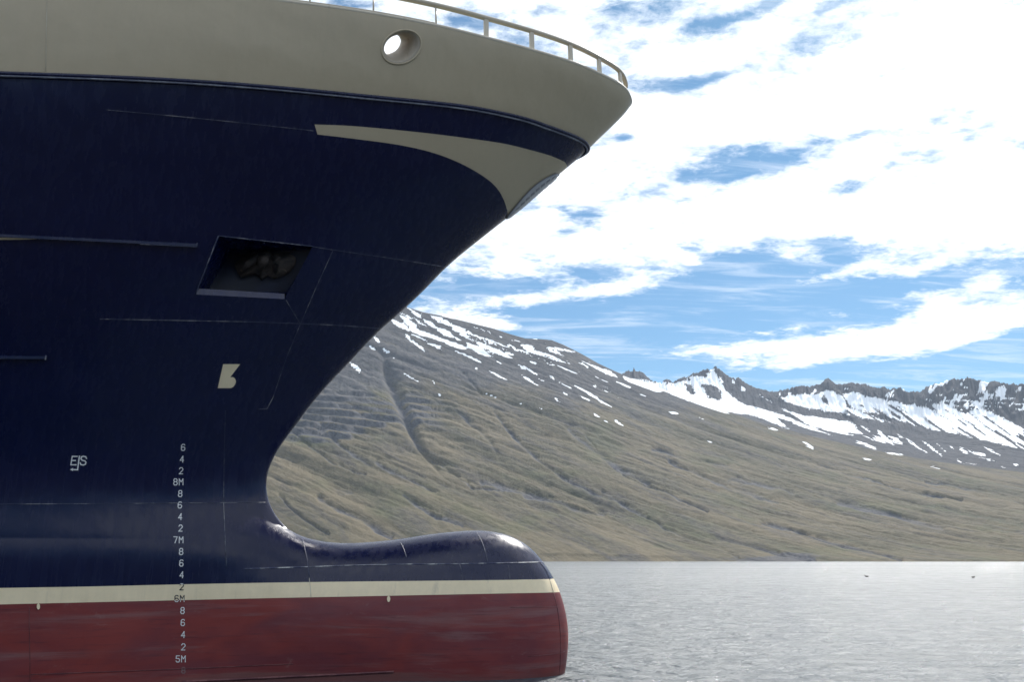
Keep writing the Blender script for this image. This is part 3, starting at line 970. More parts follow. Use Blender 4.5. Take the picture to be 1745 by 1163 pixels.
# letters E J S
mono = []
def zp(x, y): return (60 + x / 5.286, 740 + y / 5.286)
for st in ([zp(378,203), zp(334,203), zp(321,279), zp(368,279)], [zp(329,240), zp(362,240)]):
    mono += stroke_polys(st, 2.1)
mono += stroke_polys([zp(398,200), zp(383,324), zp(330,321)], 2.2)
mono += [np.array([zp(312,321), zp(342,306), zp(340,336)])]
mono += stroke_polys([zp(462,222), zp(455,206), zp(432,202), zp(416,208), zp(412,226), zp(424,238), zp(448,244), zp(457,256), zp(452,274), zp(432,281), zp(412,277), zp(405,262)], 2.1)
decal('monogram', mono, WHITE_MARK, hull, .005)
# small oval plates under the stripe
for (u, vv) in ((65.5, 1034.5), (662.5, 1022)):
    a = np.linspace(0, 2 * math.pi, 25)[:-1]
    par = hull if u < 500 else bulb
    decal('oval_plate', [np.stack([u + 2.8 * np.cos(a), vv + 5.2 * np.sin(a)], 1)], CREAM_MARK, par, .02)
# tip of the cream side stripe at the left
SLV = [(-260,400),(0,405),(40,406.5),(71,407.5),(30,408.5),(0,408.8),(-120,412),(-260,416)]
decal('side_stripe', [np.array(SLV, float)[::-1]], CREAM_MARK, hull, .005, grid=.12)

# ---- weld seams
def seam(pts, r=.006, mat=None, parent=None, eps=.003, name='weld_seam', sm=True):
    st = good_st(spline(pts, 10) if sm else dens_line(pts, 10))
    p = H(st[:, 0], st[:, 1], eps)
    v, f = tube(p, r, 6)
    return mesh_obj(name, v, f, mat or SEAM, parent or hull)
seam([(533,420.5),(560,425),(620,433.5),(690,444),(757,455)])
seam([(170,544),(330,547),(430,549),(512,552),(580,555),(646,560)])
seam([(567,428),(540,487),(512,552),(488,610),(465,678),(455,697),(440,698)], sm=False)
seam([(487,511),(500,533),(511,551)], r=.004)
seam([(-60,861),(0,860),(200,859),(380,857.5),(458,857)], r=.005)
seam([(381,858),(382,885),(384,930),(386,970)])
seam([(384,700),(382,780),(381,856)], r=.0035)
seam([(180,187),(300,198),(400,208),(500,219),(534,223)], r=.005)
seam([(415,970),(440,969.8),(480,968.5),(525,967)], r=.011, mat=SEAM_BRIGHT)
seam([(527,967),(616,964),(700,962.5),(729,962.5),(831,961),(921,959),(926,958)], r=.009, parent=bulb, mat=SEAM_BRIGHT)
seam([(515,919),(519,935),(523,953),(527,985)], r=.008, parent=bulb)
seam([(527,986),(529,1002),(530,1018)], r=.006, mat=SEAM_CREAM, parent=bulb)
seam([(679,920),(687,934),(693,951)], r=.007, parent=bulb)
seam([(812,907),(822,926),(828,945),(831,960)], r=.007, parent=bulb)
seam([(783,962),(787,975),(789,990)], r=.004, parent=bulb)
seam([(865,961),(868,975),(869,989)], r=.004, parent=bulb)
seam([(921,960),(932,976),(937,989)], r=.007, parent=bulb)
seam([(937,989),(941,1003),(943,1010)], r=.005, mat=SEAM_CREAM, parent=bulb)
seam([(943,1011),(950,1040),(955,1085),(955,1120),(953,1149),(950,1163)], r=.005, mat=SEAM_RED, parent=bulb)
seam([(870,1036),(910,1035.5),(949,1035)], r=.004, mat=SEAM_RED, parent=bulb)
seam([(900,1120),(930,1117),(955,1114),(962,1111)], r=.004, mat=SEAM_RED, parent=bulb)
seam([(50,1036),(50,1080),(51,1130),(51,1163)], r=.004, mat=SEAM_RED)
seam([(52,1150.5),(180,1146),(310,1141),(420,1136),(500,1132.5)], r=.006, mat=SEAM_RED)
seam([(79,-60),(80,0),(79,60),(78,121)], r=.004, mat=SEAM_CREAM, parent=bulwark)
seam([(310,1163),(380,1160),(440,1157),(560,1151.5),(671,1146)], r=.022, mat=SEAM_RED, parent=hull, eps=0, name='bilge_bar')

# ---- long fender strips on the side, boxed at the end
def side_bar(a, b, h, name='fender_bar'):
    st = px2st(dens_line([a, b], 12)); P0 = H(st[:, 0], st[:, 1], .0); N0 = Hn(st[:, 0], st[:, 1])
    n = len(P0); V = []; Fc = []
    for i in range(n):
        for (dz, dn) in ((h / 2, -.02), (h / 2 - .01, .05), (-h / 2 + .01, .05), (-h / 2, -.02)):
            V.append(P0[i] + np.array([0, 0, dz]) + N0[i] * dn)
    for i in range(n - 1):
        for k in range(3): Fc.append((i * 4 + k, i * 4 + k + 1, i * 4 + 4 + k + 1, i * 4 + 4 + k))
    Fc.append((0, 1, 2, 3)); Fc.append(((n - 1) * 4 + 3, (n - 1) * 4 + 2, (n - 1) * 4 + 1, (n - 1) * 4))
    return mesh_obj(name, V, Fc, NAVY, hull, smooth=False), P0, N0
o, P0, N0 = side_bar((-300, 387), (335, 417.5), .07)
v, f = tube([P0[-1] + np.array([0, 0, .04]) + N0[-1] * .05, P0[-1] - np.array([0, 0, .04]) + N0[-1] * .05], .010, 6); mesh_obj('end_cap', v, f, SEAM, o)
v, f = tube(P0[-9:] - np.array([0, 0, .035]) + N0[-9:] * .052, .006, 6); mesh_obj('worn_edge', v, f, SEAM, o)
o, P0, N0 = side_bar((-300, 607), (78, 609), .07)
v, f = tube([P0[-1] + np.array([0, 0, .04]) + N0[-1] * .05, P0[-1] - np.array([0, 0, .04]) + N0[-1] * .05], .012, 6); mesh_obj('end_cap', v, f, SEAM, o)

# ---- raised name plate wrapped round the stem
def name_plate():
    arch = good_st(spline([(952,293),(940,298),(923,307),(906,320),(889,338),(874,356),(862,370)], 5))
    arch[0, 1] = 0; arch[-1, 1] = 0
    s0, s1 = arch[0, 0], arch[-1, 0]
    ns, nt = 60, 14
    V = []; 
    o_s = np.argsort(arch[:, 0]); As, At = arch[o_s, 0], arch[o_s, 1]
    rows = []
    for i in range(ns + 1):
        s = s0 + (s1 - s0) * i / ns
        tm = max(float(np.interp(s, As, At)), .002)
        row = []
        for j in range(-nt, nt + 1):
            t = abs(j) / nt * tm
            edge = min(1.0, (1 - abs(j) / nt) * 5, i / 3, (ns - i) / 3)
            p = H(np.array([s]), np.array([t]), .006 + .030 * edge, 1 if j >= 0 else -1)[0]
            row.append(p)
        rows.append(row)
    V = [p for r in rows for p in r]; w = 2 * nt + 1
    Fc = [(i * w + j, i * w + j + 1, (i + 1) * w + j + 1, (i + 1) * w + j) for i in range(ns) for j in range(w - 1)]
    NP = plain('name_plate_paint', (.46, .46, .48), .35, .08, 3)
    NPR = plain('name_plate_edge', (.22, .22, .25), .4, .08, 3)
    npl = mesh_obj('name_plate', V, Fc, NP, hull); npl['label'] = 'raised grey plate with dark lettering wrapped round the stem'
    # small raised letters, too foreshortened in the photo to read
    rs = np.random.RandomState(4)
    for k in range(9):
        fs = .12 + .78 * k / 8
        for side in (1, -1):
            s = s0 + (s1 - s0) * fs; tm = float(np.interp(s, As, At))
            a, b_ = .50 * tm, .74 * tm
            q = [(s - .05, a), (s + .07, a + .1 * (b_ - a)), (s + .02, b_), (s - .07, b_ - .2 * (b_ - a))]
            pv = [H(np.array([x]), np.array([y]), .042, side)[0] for x, y in q]
            mid = [H(np.array([x]), np.array([y]), .030, side)[0] for x, y in q]
            mesh_obj('letter', pv + mid, [(0, 1, 2, 3), (0, 1, 5, 4), (1, 2, 6, 5), (2, 3, 7, 6), (3, 0, 4, 7)], NPR, npl, smooth=False)
    v, f = tube(H(arch[:, 0], arch[:, 1], .02), .010, 6); mesh_obj('rim', v, f, NPR, npl)
    v, f = tube(H(arch[:, 0], arch[:, 1], .02, -1), .010, 6); mesh_obj('rim', v, f, NPR, npl)
name_plate()
#SHIP_END

# ================================================================== NOISE FOR THE TERRAIN
RNG = np.random.RandomState(11)
_tab = RNG.rand(512, 512)
def vnoise(x, y):
    xi = np.floor(x).astype(int); yi = np.floor(y).astype(int)
    fx = x - xi; fy = y - yi
    fx = fx * fx * fx * (fx * (fx * 6 - 15) + 10); fy = fy * fy * fy * (fy * (fy * 6 - 15) + 10)
    a = _tab[xi & 511, yi & 511]; b = _tab[(xi + 1) & 511, yi & 511]; c = _tab[xi & 511, (yi + 1) & 511]; d = _tab[(xi + 1) & 511, (yi + 1) & 511]
    return (a * (1 - fx) + b * fx) * (1 - fy) + (c * (1 - fx) + d * fx) * fy
def fbm(x, y, o=5, g=.5, ridge=False):
    r = 0; amp = 1; tot = 0
    for k in range(o):
        n = vnoise(x + 17.3 * k, y + 9.1 * k)
        if ridge: n = 1 - np.abs(2 * n - 1)
        r = r + amp * n; tot += amp; amp *= g; x = x * 2.03; y = y * 2.03
    return r / tot

# ================================================================== MOUNTAINS
R0, RF, RB = 1750.0, 3100.0, 4900.0
CREST = [(-900,420),(0,455),(300,470),(500,490),(600,505),(640,512),(692,523),(720,532),(760,540),(800,550),(840,560),(870,570),(895,577),(920,578),(940,580),(960,588),(990,603),(1020,620),(1050,634),
 (1085,648),(1130,664),(1200,690),(1300,722),(1400,748),(1500,770),(1600,788),(1745,806),(2000,830),(2600,860)]
BACK = [(-900,600),(300,640),(900,640),(1040,640),(1055,642),(1063,636),(1072,632),(1077,634),(1080,627),(1083,634),(1090,633),(1095,634),(1099,640),(1108,648),(1127,654),(1132,648),(1140,646),(1146,652),(1160,645),(1175,641),(1183,636),(1190,636),
 (1197,631),(1206,630),(1213,632),(1219,625),(1226,630),(1240,641),(1252,647),(1258,643),(1266,650),(1285,661),(1300,664),(1315,668),(1335,665),(1352,660),(1368,658),(1380,659),(1395,655),(1406,648),(1411,645),(1418,649),(1424,656),
 (1437,655),(1452,653),(1475,656),(1500,662),(1508,659),(1512,664),(1535,661),(1545,668),(1567,668),(1580,659),(1592,655),(1605,654),(1617,648),(1626,645),(1634,648),(1650,643),(1668,648),(1680,653),(1700,650),(1715,654),(1745,655),(1800,650),(2100,640),(2600,650)]
def pl_to(azel):
    p = np.array(azel, float); d = ray(p[:, 0], p[:, 1])
    return np.arctan2(d[:, 0], d[:, 1]), d[:, 2] / np.hypot(d[:, 0], d[:, 1])
ca, ce = pl_to(CREST); ba, be = pl_to(BACK)

def build_terrain():
    az_a, az_b = math.radians(-20), math.radians(32.5)
    az = np.concatenate([np.linspace(math.radians(-82), az_a, 90)[:-1], np.linspace(az_a, az_b, 1250), np.linspace(az_b, math.radians(82), 90)[1:]])
    e_c = np.interp(az, ca, ce); e_b = np.interp(az, ba, be)
    u1 = np.linspace(0, 1, 300) ** 1.15
    u2 = np.linspace(0, 1, 230)[1:]
    rho = np.concatenate([R0 + (RF - R0) * u1, RF + (RB - RF) * u2, [RB + 60, RB + 300, RB + 900, RB + 2500]])
    A, R = np.meshgrid(az, rho, indexing='ij')
    X = R * np.sin(A); Y = R * np.cos(A)
    hc = (e_c * RF + CAMZ)[:, None]; hb = (e_b * RB + CAMZ)[:, None]
    t1 = np.clip((R - R0) / (RF - R0), 0, 1)
    g1 = .50 * t1 + .62 * t1 ** 2 - .12 * t1 ** 3
    # strata terraces on the left front slope
    h1 = hc * g1
    t2 = np.clip((R - RF) / (RB - RF), 0, 1)
    dip = -55 * np.sin(np.clip(t2 / .35, 0, 1) * math.pi) * np.clip((hc - 500) / 300, 0, 1)
    g2 = .38 * t2 + .10 * t2 ** 2 + .52 * t2 ** 5
    h2 = hc + dip + (hb - hc) * g2
    # left of the jagged ridge the ground behind the crest simply falls away
    low = np.clip((e_c - e_b) / .02, 0, 1)[:, None]
    Hh = np.where(R <= RF, h1, h2)
    back = R > RB
    Hh = np.where(back, hb - (R - RB) * .35, Hh)
    win = np.sin(np.clip(t1, 0, 1) * math.pi) ** .6 * (R <= RF)
    # slope relief: gullies run down and to the right
    G = (X * .78 + Hh * 1.9)          # coordinate across the fall line as seen on the slope
    L = (X * .5 - Hh * 1.0)
    gul = fbm(G / 150 + 3, L / 900, 5, .55, True)
    gul2 = fbm(G / 48 + 9, L / 420 + 4, 5, .6, True)
    rough = fbm(X / 60, Y / 60, 5, .6)
    Hh = Hh + win * (-(gul ** 3) * 20 - (gul2 ** 3) * 9 + (rough - .5) * 12)
    # lava ledges, broken steps that dip gently to the right
    lay = (Hh + X * .07 + 26 * fbm(X / 320, Y / 320, 3)) / 27.0
    fr = lay - np.floor(lay)
    step = (np.clip((fr - .32) / .36, 0, 1) ** 2 * (3 - 2 * np.clip((fr - .32) / .36, 0, 1)) - fr)
    ledgew = np.clip((Hh - 170) / 90, 0, 1) * np.clip((760 - Hh) / 150, 0, 1) * np.clip((.10 - np.sin(A)) / .16, 0, 1) * (R <= RF)
    ul = project(np.stack([X, Y, Hh], -1))
    band = np.clip((ul[..., 1] - 655 + (fbm(X / 150, Hh / 200, 3) - .5) * 60) / 25, 0, 1) * np.clip((752 - ul[..., 1] + (fbm(X / 120 + 8, Hh / 90, 3) - .5) * 60) / 18, 0, 1) * np.clip((800 - ul[..., 0]) / 90, 0, 1)
    ledgew = ledgew * np.maximum(band, .22) * np.clip((fbm(X / 170 + 5, Hh / 90, 4) - .36) / .16, 0, 1) * win
    Hh = Hh + step * 15 * ledgew
    # deep gully left of centre
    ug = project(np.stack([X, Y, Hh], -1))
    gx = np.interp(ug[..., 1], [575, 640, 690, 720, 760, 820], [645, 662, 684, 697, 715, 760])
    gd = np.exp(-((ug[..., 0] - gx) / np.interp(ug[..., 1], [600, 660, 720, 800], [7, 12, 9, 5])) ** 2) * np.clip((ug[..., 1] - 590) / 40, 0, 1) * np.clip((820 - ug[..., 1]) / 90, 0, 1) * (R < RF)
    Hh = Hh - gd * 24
    # narrow stream gullies
    lines = [[(580,590),(610,630),(630,650),(665,710),(760,770),(860,830),(1000,850)], [(960,500),(1030,590),(1130,690),(1250,780),(1400,860),(1500,900),(1640,970)], [(1290,575),(1350,630),(1430,690),(1520,750),(1640,810)],
      [(820,330),(860,370),(900,420)], [(160,560),(280,650),(400,730)], [(180,890),(320,960),(400,1000),(500,1060)], [(0,880),(100,970),(220,1050)], [(780,480),(860,560),(930,620),(980,700)], [(900,810),(1150,880),(1300,920),(1450,960)],
      [(60,590),(200,700),(380,780)], [(430,720),(560,800),(700,860)], [(560,880),(700,960),(820,1010)]]
    lines = [[(477 + a / 2.625, 511 + b / 2.625) for a, b in L_] for L_ in lines]
    l6 = [[(0,390),(90,490),(200,560),(350,620),(480,680)], [(330,480),(420,520),(560,580),(760,640)], [(560,550),(700,572),(820,605)], [(60,600),(200,690),(350,760),(600,860)], [(700,730),(900,780),(1100,830),(1250,870)], [(1200,690),(1420,750)],
      [(880,480),(1050,540),(1300,600),(1500,640)], [(450,780),(700,830),(900,870)], [(1000,640),(1250,700)], [(1350,560),(1600,610),(1760,660)], [(260,430),(400,470),(560,500)]]
    lines += [[(1000 + a / 2.342, 580 + b / 2.342) for a, b in L_] for L_ in l6]
    ug = project(np.stack([X, Y, Hh], -1)); U_, V_ = ug[..., 0], ug[..., 1]
    wb = (fbm(X / 45 + 2, Hh / 30, 4, .6) - .5) * 16
    gl = np.zeros_like(U_)
    for k, L_ in enumerate(lines):
        q = spline(L_, 14); wd = 2.2 + 1.4 * ((k * 7) % 3)
        m = (U_ > q[:, 0].min() - 20) & (U_ < q[:, 0].max() + 20) & (V_ > q[:, 1].min() - 20) & (V_ < q[:, 1].max() + 20) & (R < RF)
        uu = U_[m] + wb[m] * .6; vv = V_[m] + wb[m]; dmin = np.full(uu.shape, 99.0)
        for a, b in zip(q[:-1], q[1:]):
            d_ = b - a; kk = np.clip(((uu - a[0]) * d_[0] + (vv - a[1]) * d_[1]) / (d_ @ d_), 0, 1)
            dmin = np.minimum(dmin, np.hypot(uu - a[0] - kk * d_[0], vv - a[1] - kk * d_[1]))
        gl[m] = np.maximum(gl[m], np.exp(-(dmin / wd) ** 2))
    gl = gl * np.clip(.45 + 1.3 * (fbm(X / 90 + 6, Hh / 60 + 2, 3) - .35), .15, 1)
    Hh = Hh - gl * 9
    # jagged upper cliffs of the back ridge: buttresses and chutes
    cl = np.clip((t2 - .70) / .26, 0, 1)
    but = fbm(A * 150 + (R - RF) / 420 + 1.6 * fbm(A * 60, R / 400, 3), R / 260, 4, .6, True)
    but2 = fbm(A * 420 + 5 + (R - RF) / 210, R / 80, 3, .6, True)
    Hh = Hh + (R > RF) * (cl * (1 - np.clip((t2 - .97) / .03, 0, 1))) * ((but - .62) * 90 + (but2 - .6) * 12) * np.where(A > math.radians(20), 1.0, .6)
    Hh = Hh + (R > RF) * (1 - cl) * np.clip(t2 * 8, 0, 1) * ((fbm(X / 90, Y / 90, 5, .6) - .5) * 22)
    spk = (fbm(A * 420, A * 0 + 3.3, 5, .62, True) - .6) * 24 * np.exp(-((R - RB) / 60) ** 2)
    Hh = Hh + spk * (A > math.radians(7))
    # plain for shading below: shoreline
    sh = np.clip((R - R0) / 60, 0, 1)
    Hh = np.where(R < R0 + 60, -3 + (Hh + 3) * sh + (rough - .5) * 6 * sh, Hh)
    Hh = np.where(R > RB + 1000, -40, Hh)
    P3 = np.stack([X, Y, Hh], -1)
    uv = project(P3)
    u, v = uv[..., 0], uv[..., 1]
    # ---------------- snow mask (1 = snow)
    wob = (fbm(G / 26, L / 120, 5, .6) - .5)
    wob2 = (fbm(X / 14 + 4, Y / 26, 4, .6) - .5)
    snow = np.full(A.shape, -9.0)
    segs = []
    z5 = [(520,110,600,160,14),(560,95,640,160,16),(600,150,700,190,14),(640,160,760,210,12),(700,190,860,235,10),(590,60,660,110,8),(660,110,720,150,14),(720,150,790,190,18),(580,180,670,250,8),(610,180,680,210,5),(680,220,750,240,8),
      (750,210,850,245,8),(790,250,915,300,5),(850,220,950,270,16),(900,220,960,240,10),(930,230,1045,278,12),(890,215,930,230,8),(450,190,470,212,10),(425,228,455,245,7),(485,232,515,255,8),(525,270,545,282,4),(345,302,395,338,10),
      (575,345,640,382,5),(700,380,712,390,4),(722,432,740,448,6),(750,130,860,160,5),(780,150,830,165,6),(810,170,860,190,10),(930,195,1030,232,5),(980,180,1000,190,3),(1080,225,1180,270,12),(1100,225,1140,235,6),(1150,250,1250,280,6),
      (1180,270,1300,300,5),(1190,230,1320,258,4),(1230,310,1340,352,4),(1085,310,1150,350,6),(1070,310,1100,328,5),(1120,295,1150,305,7),(1150,362,1180,380,4),(1080,352,1155,396,5),(940,332,1025,375,6),(920,425,985,460,4),(880,318,890,326,5),
      (970,290,1000,303,4),(1205,355,1225,370,4),(1240,378,1295,412,6),(1300,385,1475,492,7),(1330,440,1390,470,4),(1340,290,1475,355,6),(1385,352,1465,385,4),(1495,380,1555,405,5),(1255,420,1280,435,5),(1225,450,1255,470,3),(1390,518,1425,535,4),
      (1490,550,1528,575,4),(1160,492,1175,500,3),(1078,466,1088,480,5),(1430,545,1455,556,3),(1590,430,1625,448,5),(690,90,800,110,5),(1130,198,1160,200,3),(1040,205,1080,212,3)]
    for a in z5: segs.append((460 + a[0] / 2.528, 500 + a[1] / 2.528, 460 + a[2] / 2.528, 500 + a[3] / 2.528, a[4] / 2.528 * 1.12))
    z6 = [(1230,370,1360,450,5),(1335,400,1415,460,5),(1370,395,1440,445,5),(1490,435,1520,450,8),(1520,440,1590,462,6),(1580,425,1655,465,4),(1070,400,1160,435,6),(865,410,905,432,6),(1190,453,1265,458,4),(1480,480,1500,490,7),
      (690,220,740,250,6),(610,185,628,200,9),(580,160,590,172,6),(1440,425,1465,440,5),(720,350,765,362,4),(325,292,365,298,7),(455,310,470,318,5),(475,400,498,410,4),(110,320,150,345,6),(25,290,55,308,5),(0,205,100,268,8),(0,90,100,140,8),
      (120,165,175,190,6),(210,215,240,228,4),(20,140,50,150,5),(60,315,85,328,3),(1160,360,1220,415,9),(1200,380,1260,410,7),(1365,505,1410,515,3),(1560,470,1640,485,3),(1650,505,1670,510,3),(1700,495,1725,502,4),(1500,490,1560,498,3),(1100,470,1140,480,3),
      (145,150,300,205,14),(280,180,420,240,16)]
    for a in z6: segs.append((1000 + a[0] / 2.342, 580 + a[1] / 2.342, 1000 + a[2] / 2.342, 580 + a[3] / 2.342, a[4] / 2.342))
    rr = np.random.RandomState(5)
    for (x0, y0, x1, y1, w) in segs:
        m = (u > min(x0, x1) - 14) & (u < max(x0, x1) + 14) & (v > min(y0, y1) - 14) & (v < max(y0, y1) + 14)
        if not m.any(): continue
        uu = u[m] + wob2[m] * 9; vv = v[m] + wob[m] * 9 + wob2[m] * 3
        dx, dy = x1 - x0, y1 - y0; L2 = dx * dx + dy * dy + 1e-6
        k = ((uu - x0) * dx + (vv - y0) * dy) / L2
        kc = np.clip(k, 0, 1)
        d = np.hypot(uu - x0 - kc * dx, vv - y0 - kc * dy)
        ww = w * .66 * (.08 + .92 * np.sin(np.clip(kc * .94 + .03, 0, 1) * math.pi) ** .7)
        val = (ww - d)
        snow[m] = np.maximum(snow[m], val)
    crest_v = np.interp(u, [p[0] for p in CREST], [p[1] for p in CREST])
    thin = fbm((v * .9 - u * .42 + wob2 * 8) / 4.6, (u * .9 + v * .42) / 48, 4, .6)
    zone = (R < RF) & (v - crest_v < 12 + 50 * fbm(u / 60, v / 40, 3)) & (v - crest_v > 3) & (u < 1100)
    snow = np.where(zone, np.maximum(snow, (thin - .66) * 16), snow)
    polys = {
     1: [[(150,150),(290,172),(350,172),(420,150),(470,150),(490,135),(505,118),(530,150),(560,210),(620,250),(700,275),(780,300),(850,330),(985,382),(890,358),(800,322),(760,312),(805,352),(770,345),(700,312),(620,290),(540,285),(450,257),(330,215),(200,165)],
         [(750,212),(850,208),(880,205),(930,190),(985,200),(1030,230),(1040,270),(1100,290),(1215,330),(1100,312),(1000,287),(950,282),(870,272),(800,250)],
         [(1010,185),(1060,200),(1120,230),(1200,235),(1260,255),(1300,255),(1350,270),(1420,250),(1500,290),(1560,270),(1620,290),(1745,350),(1770,440),(1640,412),(1500,377),(1380,357),(1250,322),(1150,292),(1060,280)],
         [(770,270),(870,300),(950,315),(1060,330),(1110,345),(1130,372),(1260,412),(1180,407),(1100,377),(1000,367),(900,347)]],
     0: [[(395,175),(420,180),(428,212),(408,215)],[(450,172),(505,180),(540,210),(530,238),(480,230),(470,200)],[(940,222),(955,225),(965,262),(945,250)]]}
    for flag, L_ in polys.items():
        for pg in L_:
            q = np.array([(1000 + a / 2.342, 580 + b / 2.342) for a, b in pg])
            x0, y0 = q.min(0) - 8; x1, y1 = q.max(0) + 8
            m = (u > x0) & (u < x1) & (v > y0) & (v < y1)
            pts = np.stack([u[m] + wob2[m] * 14 + wob[m] * 6, v[m] + wob[m] * 12 + wob2[m] * 4], 1)
            ins = in_poly(pts, q)
            cur = snow[m]
            if flag: cur[ins] = np.maximum(cur[ins], 2.0)
            else: cur[ins] = -2.0
            snow[m] = cur
    # upper cliffs of the back ridge: chutes hold snow, buttresses are bare
    chute = fbm((u * 1.0 + v * .0) / 17 + (v / 40), v / 26, 4, .6)
    cliff = (R > RF + 900) & (u > 1480) & (v < 700)
    snow = np.where(cliff, np.maximum(snow, (chute - .56) * 22), snow)
    strata = np.abs(((v - .06 * u) / 8.5 + 1.4 * fbm(u / 40, v / 20, 3)) % 1.0 - .5)
    snow = np.where(cliff & (strata < .10) & (fbm(u / 9 + 30, v / 4, 3) > .47), np.maximum(snow, .6), snow)
    streak = fbm((u * .62 - v * .9) / 5.5, (u * .6 + v) / 60, 3, .6)
    bareline = (R > RF) & (u > 1440) & (v > 690) & (streak > .60)
    snow = np.where(bareline, -2, snow)
    rockband = (R > RF) & ((v - np.interp(u, ba_u, ba_v)) < 5 + 26 * fbm(u / 16, v / 30, 4, .6) * np.interp(u, [1120, 1240, 1330, 1480, 1560, 1745], [.3, .9, .5, .9, 1.2, 1.3])) & (u > 1300)
    snow = np.where(rockband & (chute < .60), -2, snow)
    sn = np.clip(snow / 1.2 + .5, 0, 1)
    # ---------------- rock mask, with the deep gully's shade painted in
    rock = np.clip((Hh - 330 - 220 * (fbm(X / 260, Hh / 160, 4) - .5)) / 230, 0, 1) * .75
    rock = np.maximum(rock, np.clip(ledgew * (fr < .5) * 1.0, 0, 1) * .9)
    rock = np.maximum(rock, gd * .8)  # shadowed slope of the gully, its shade put in as dark rock tone
    rock = np.maximum(rock, band * (R < RF) * np.where((fr > .25) & (fr < .68), .95, .40))
    rock = np.maximum(rock, gl * 1.0)
    rock = np.where(R > RF, np.clip(.55 + (R - RF) / 900, 0, 1), rock)
    rock = np.maximum(rock, np.clip((gul - .82) / .12, 0, 1) * .55)
    rock = np.clip(rock + np.clip((R0 + 80 + 420 * (fbm(X / 170, Y / 80 + 7, 5) - .5) - R) / 90, 0, 1) * .7, 0, 1)
    na, nr = A.shape
    idx = np.arange(na * nr).reshape(na, nr)
    fq = np.stack([idx[:-1, :-1], idx[1:, :-1], idx[1:, 1:], idx[:-1, 1:]], -1).reshape(-1, 4)
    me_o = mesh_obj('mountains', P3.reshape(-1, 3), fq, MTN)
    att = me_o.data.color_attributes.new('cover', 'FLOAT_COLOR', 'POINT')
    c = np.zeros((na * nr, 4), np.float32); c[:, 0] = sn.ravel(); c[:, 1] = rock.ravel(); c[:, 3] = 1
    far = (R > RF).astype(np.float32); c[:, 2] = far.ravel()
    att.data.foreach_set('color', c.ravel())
    tag(me_o, 'snow streaked brown and green mountainside rising from the fjord to a jagged ridge', 'mountains', kind='structure')
    return me_o
ba_u = np.array([p[0] for p in BACK], float); ba_v = np.array([p[1] for p in BACK], float)

def mountain_mat():
    m, N = new_mat('mountain_ground')
    oc = N.n('ShaderNodeTexCoord').outputs['Object']
    at = N.n('ShaderNodeAttribute'); at.attribute_name = 'cover'
    sp = N.n('ShaderNodeSeparateColor'); N.l(at.outputs['Color'], sp.inputs[0])
    snow, rock, far = sp.outputs
    # streaks down the slope to the right
    # rotate so x' runs along the fall line, as seen on the hillside
    mp = N.mapping(N.mapping(oc, rot=(0, math.radians(-30), 0)), scale=(.0050, .0008, .036))
    st1 = N.noise(mp, 1.0, 9, .66, .5)
    mp2 = N.mapping(N.mapping(oc, rot=(0, math.radians(-25), 0)), scale=(.0016, .0004, .0105))
    st2 = N.noise(mp2, 1.0, 6, .6, .7)
    fine = N.noise(oc, .05, 8, .72)
    mot = N.noise(oc, .006, 6, .6)
    veg = N.mix(N.mapr(st2, .36, .62), (.048, .046, .026, 1), (.120, .098, .060, 1))
    veg = N.mix(N.m('MULTIPLY', N.mapr(st1, .47, .66), .75), veg, (.045, .042, .042, 1))
    veg = N.mix(N.m('MULTIPLY', N.mapr(fine, .40, .66), .45), veg, (.155, .132, .088, 1))
    veg = N.mix(N.m('MULTIPLY', N.mapr(mot, .5, .68), .4), veg, (.075, .085, .036, 1))
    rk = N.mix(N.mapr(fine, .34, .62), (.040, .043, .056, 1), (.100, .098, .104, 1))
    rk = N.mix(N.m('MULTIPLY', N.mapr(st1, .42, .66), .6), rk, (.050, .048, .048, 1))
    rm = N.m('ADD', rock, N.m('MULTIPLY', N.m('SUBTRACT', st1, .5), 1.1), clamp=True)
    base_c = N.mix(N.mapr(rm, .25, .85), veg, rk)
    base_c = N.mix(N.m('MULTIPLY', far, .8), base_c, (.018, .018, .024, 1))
    sf = N.m('ADD', snow, N.m('MULTIPLY', N.m('SUBTRACT', fine, .5), .5))
    sm = N.mapr(sf, .38, .60)
    c = N.mix(sm, base_c, (.88, .90, .93, 1))
    h = N.m('ADD', N.m('MULTIPLY', fine, 5.0), N.m('MULTIPLY', st1, 7.0))
    h = N.m('MULTIPLY', h, N.m('SUBTRACT', 1.0, N.m('MULTIPLY', sm, .9)))
    finish(N, c, .92, h, .9, 1.0, .15)
    return m
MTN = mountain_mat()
mountains = build_terrain()

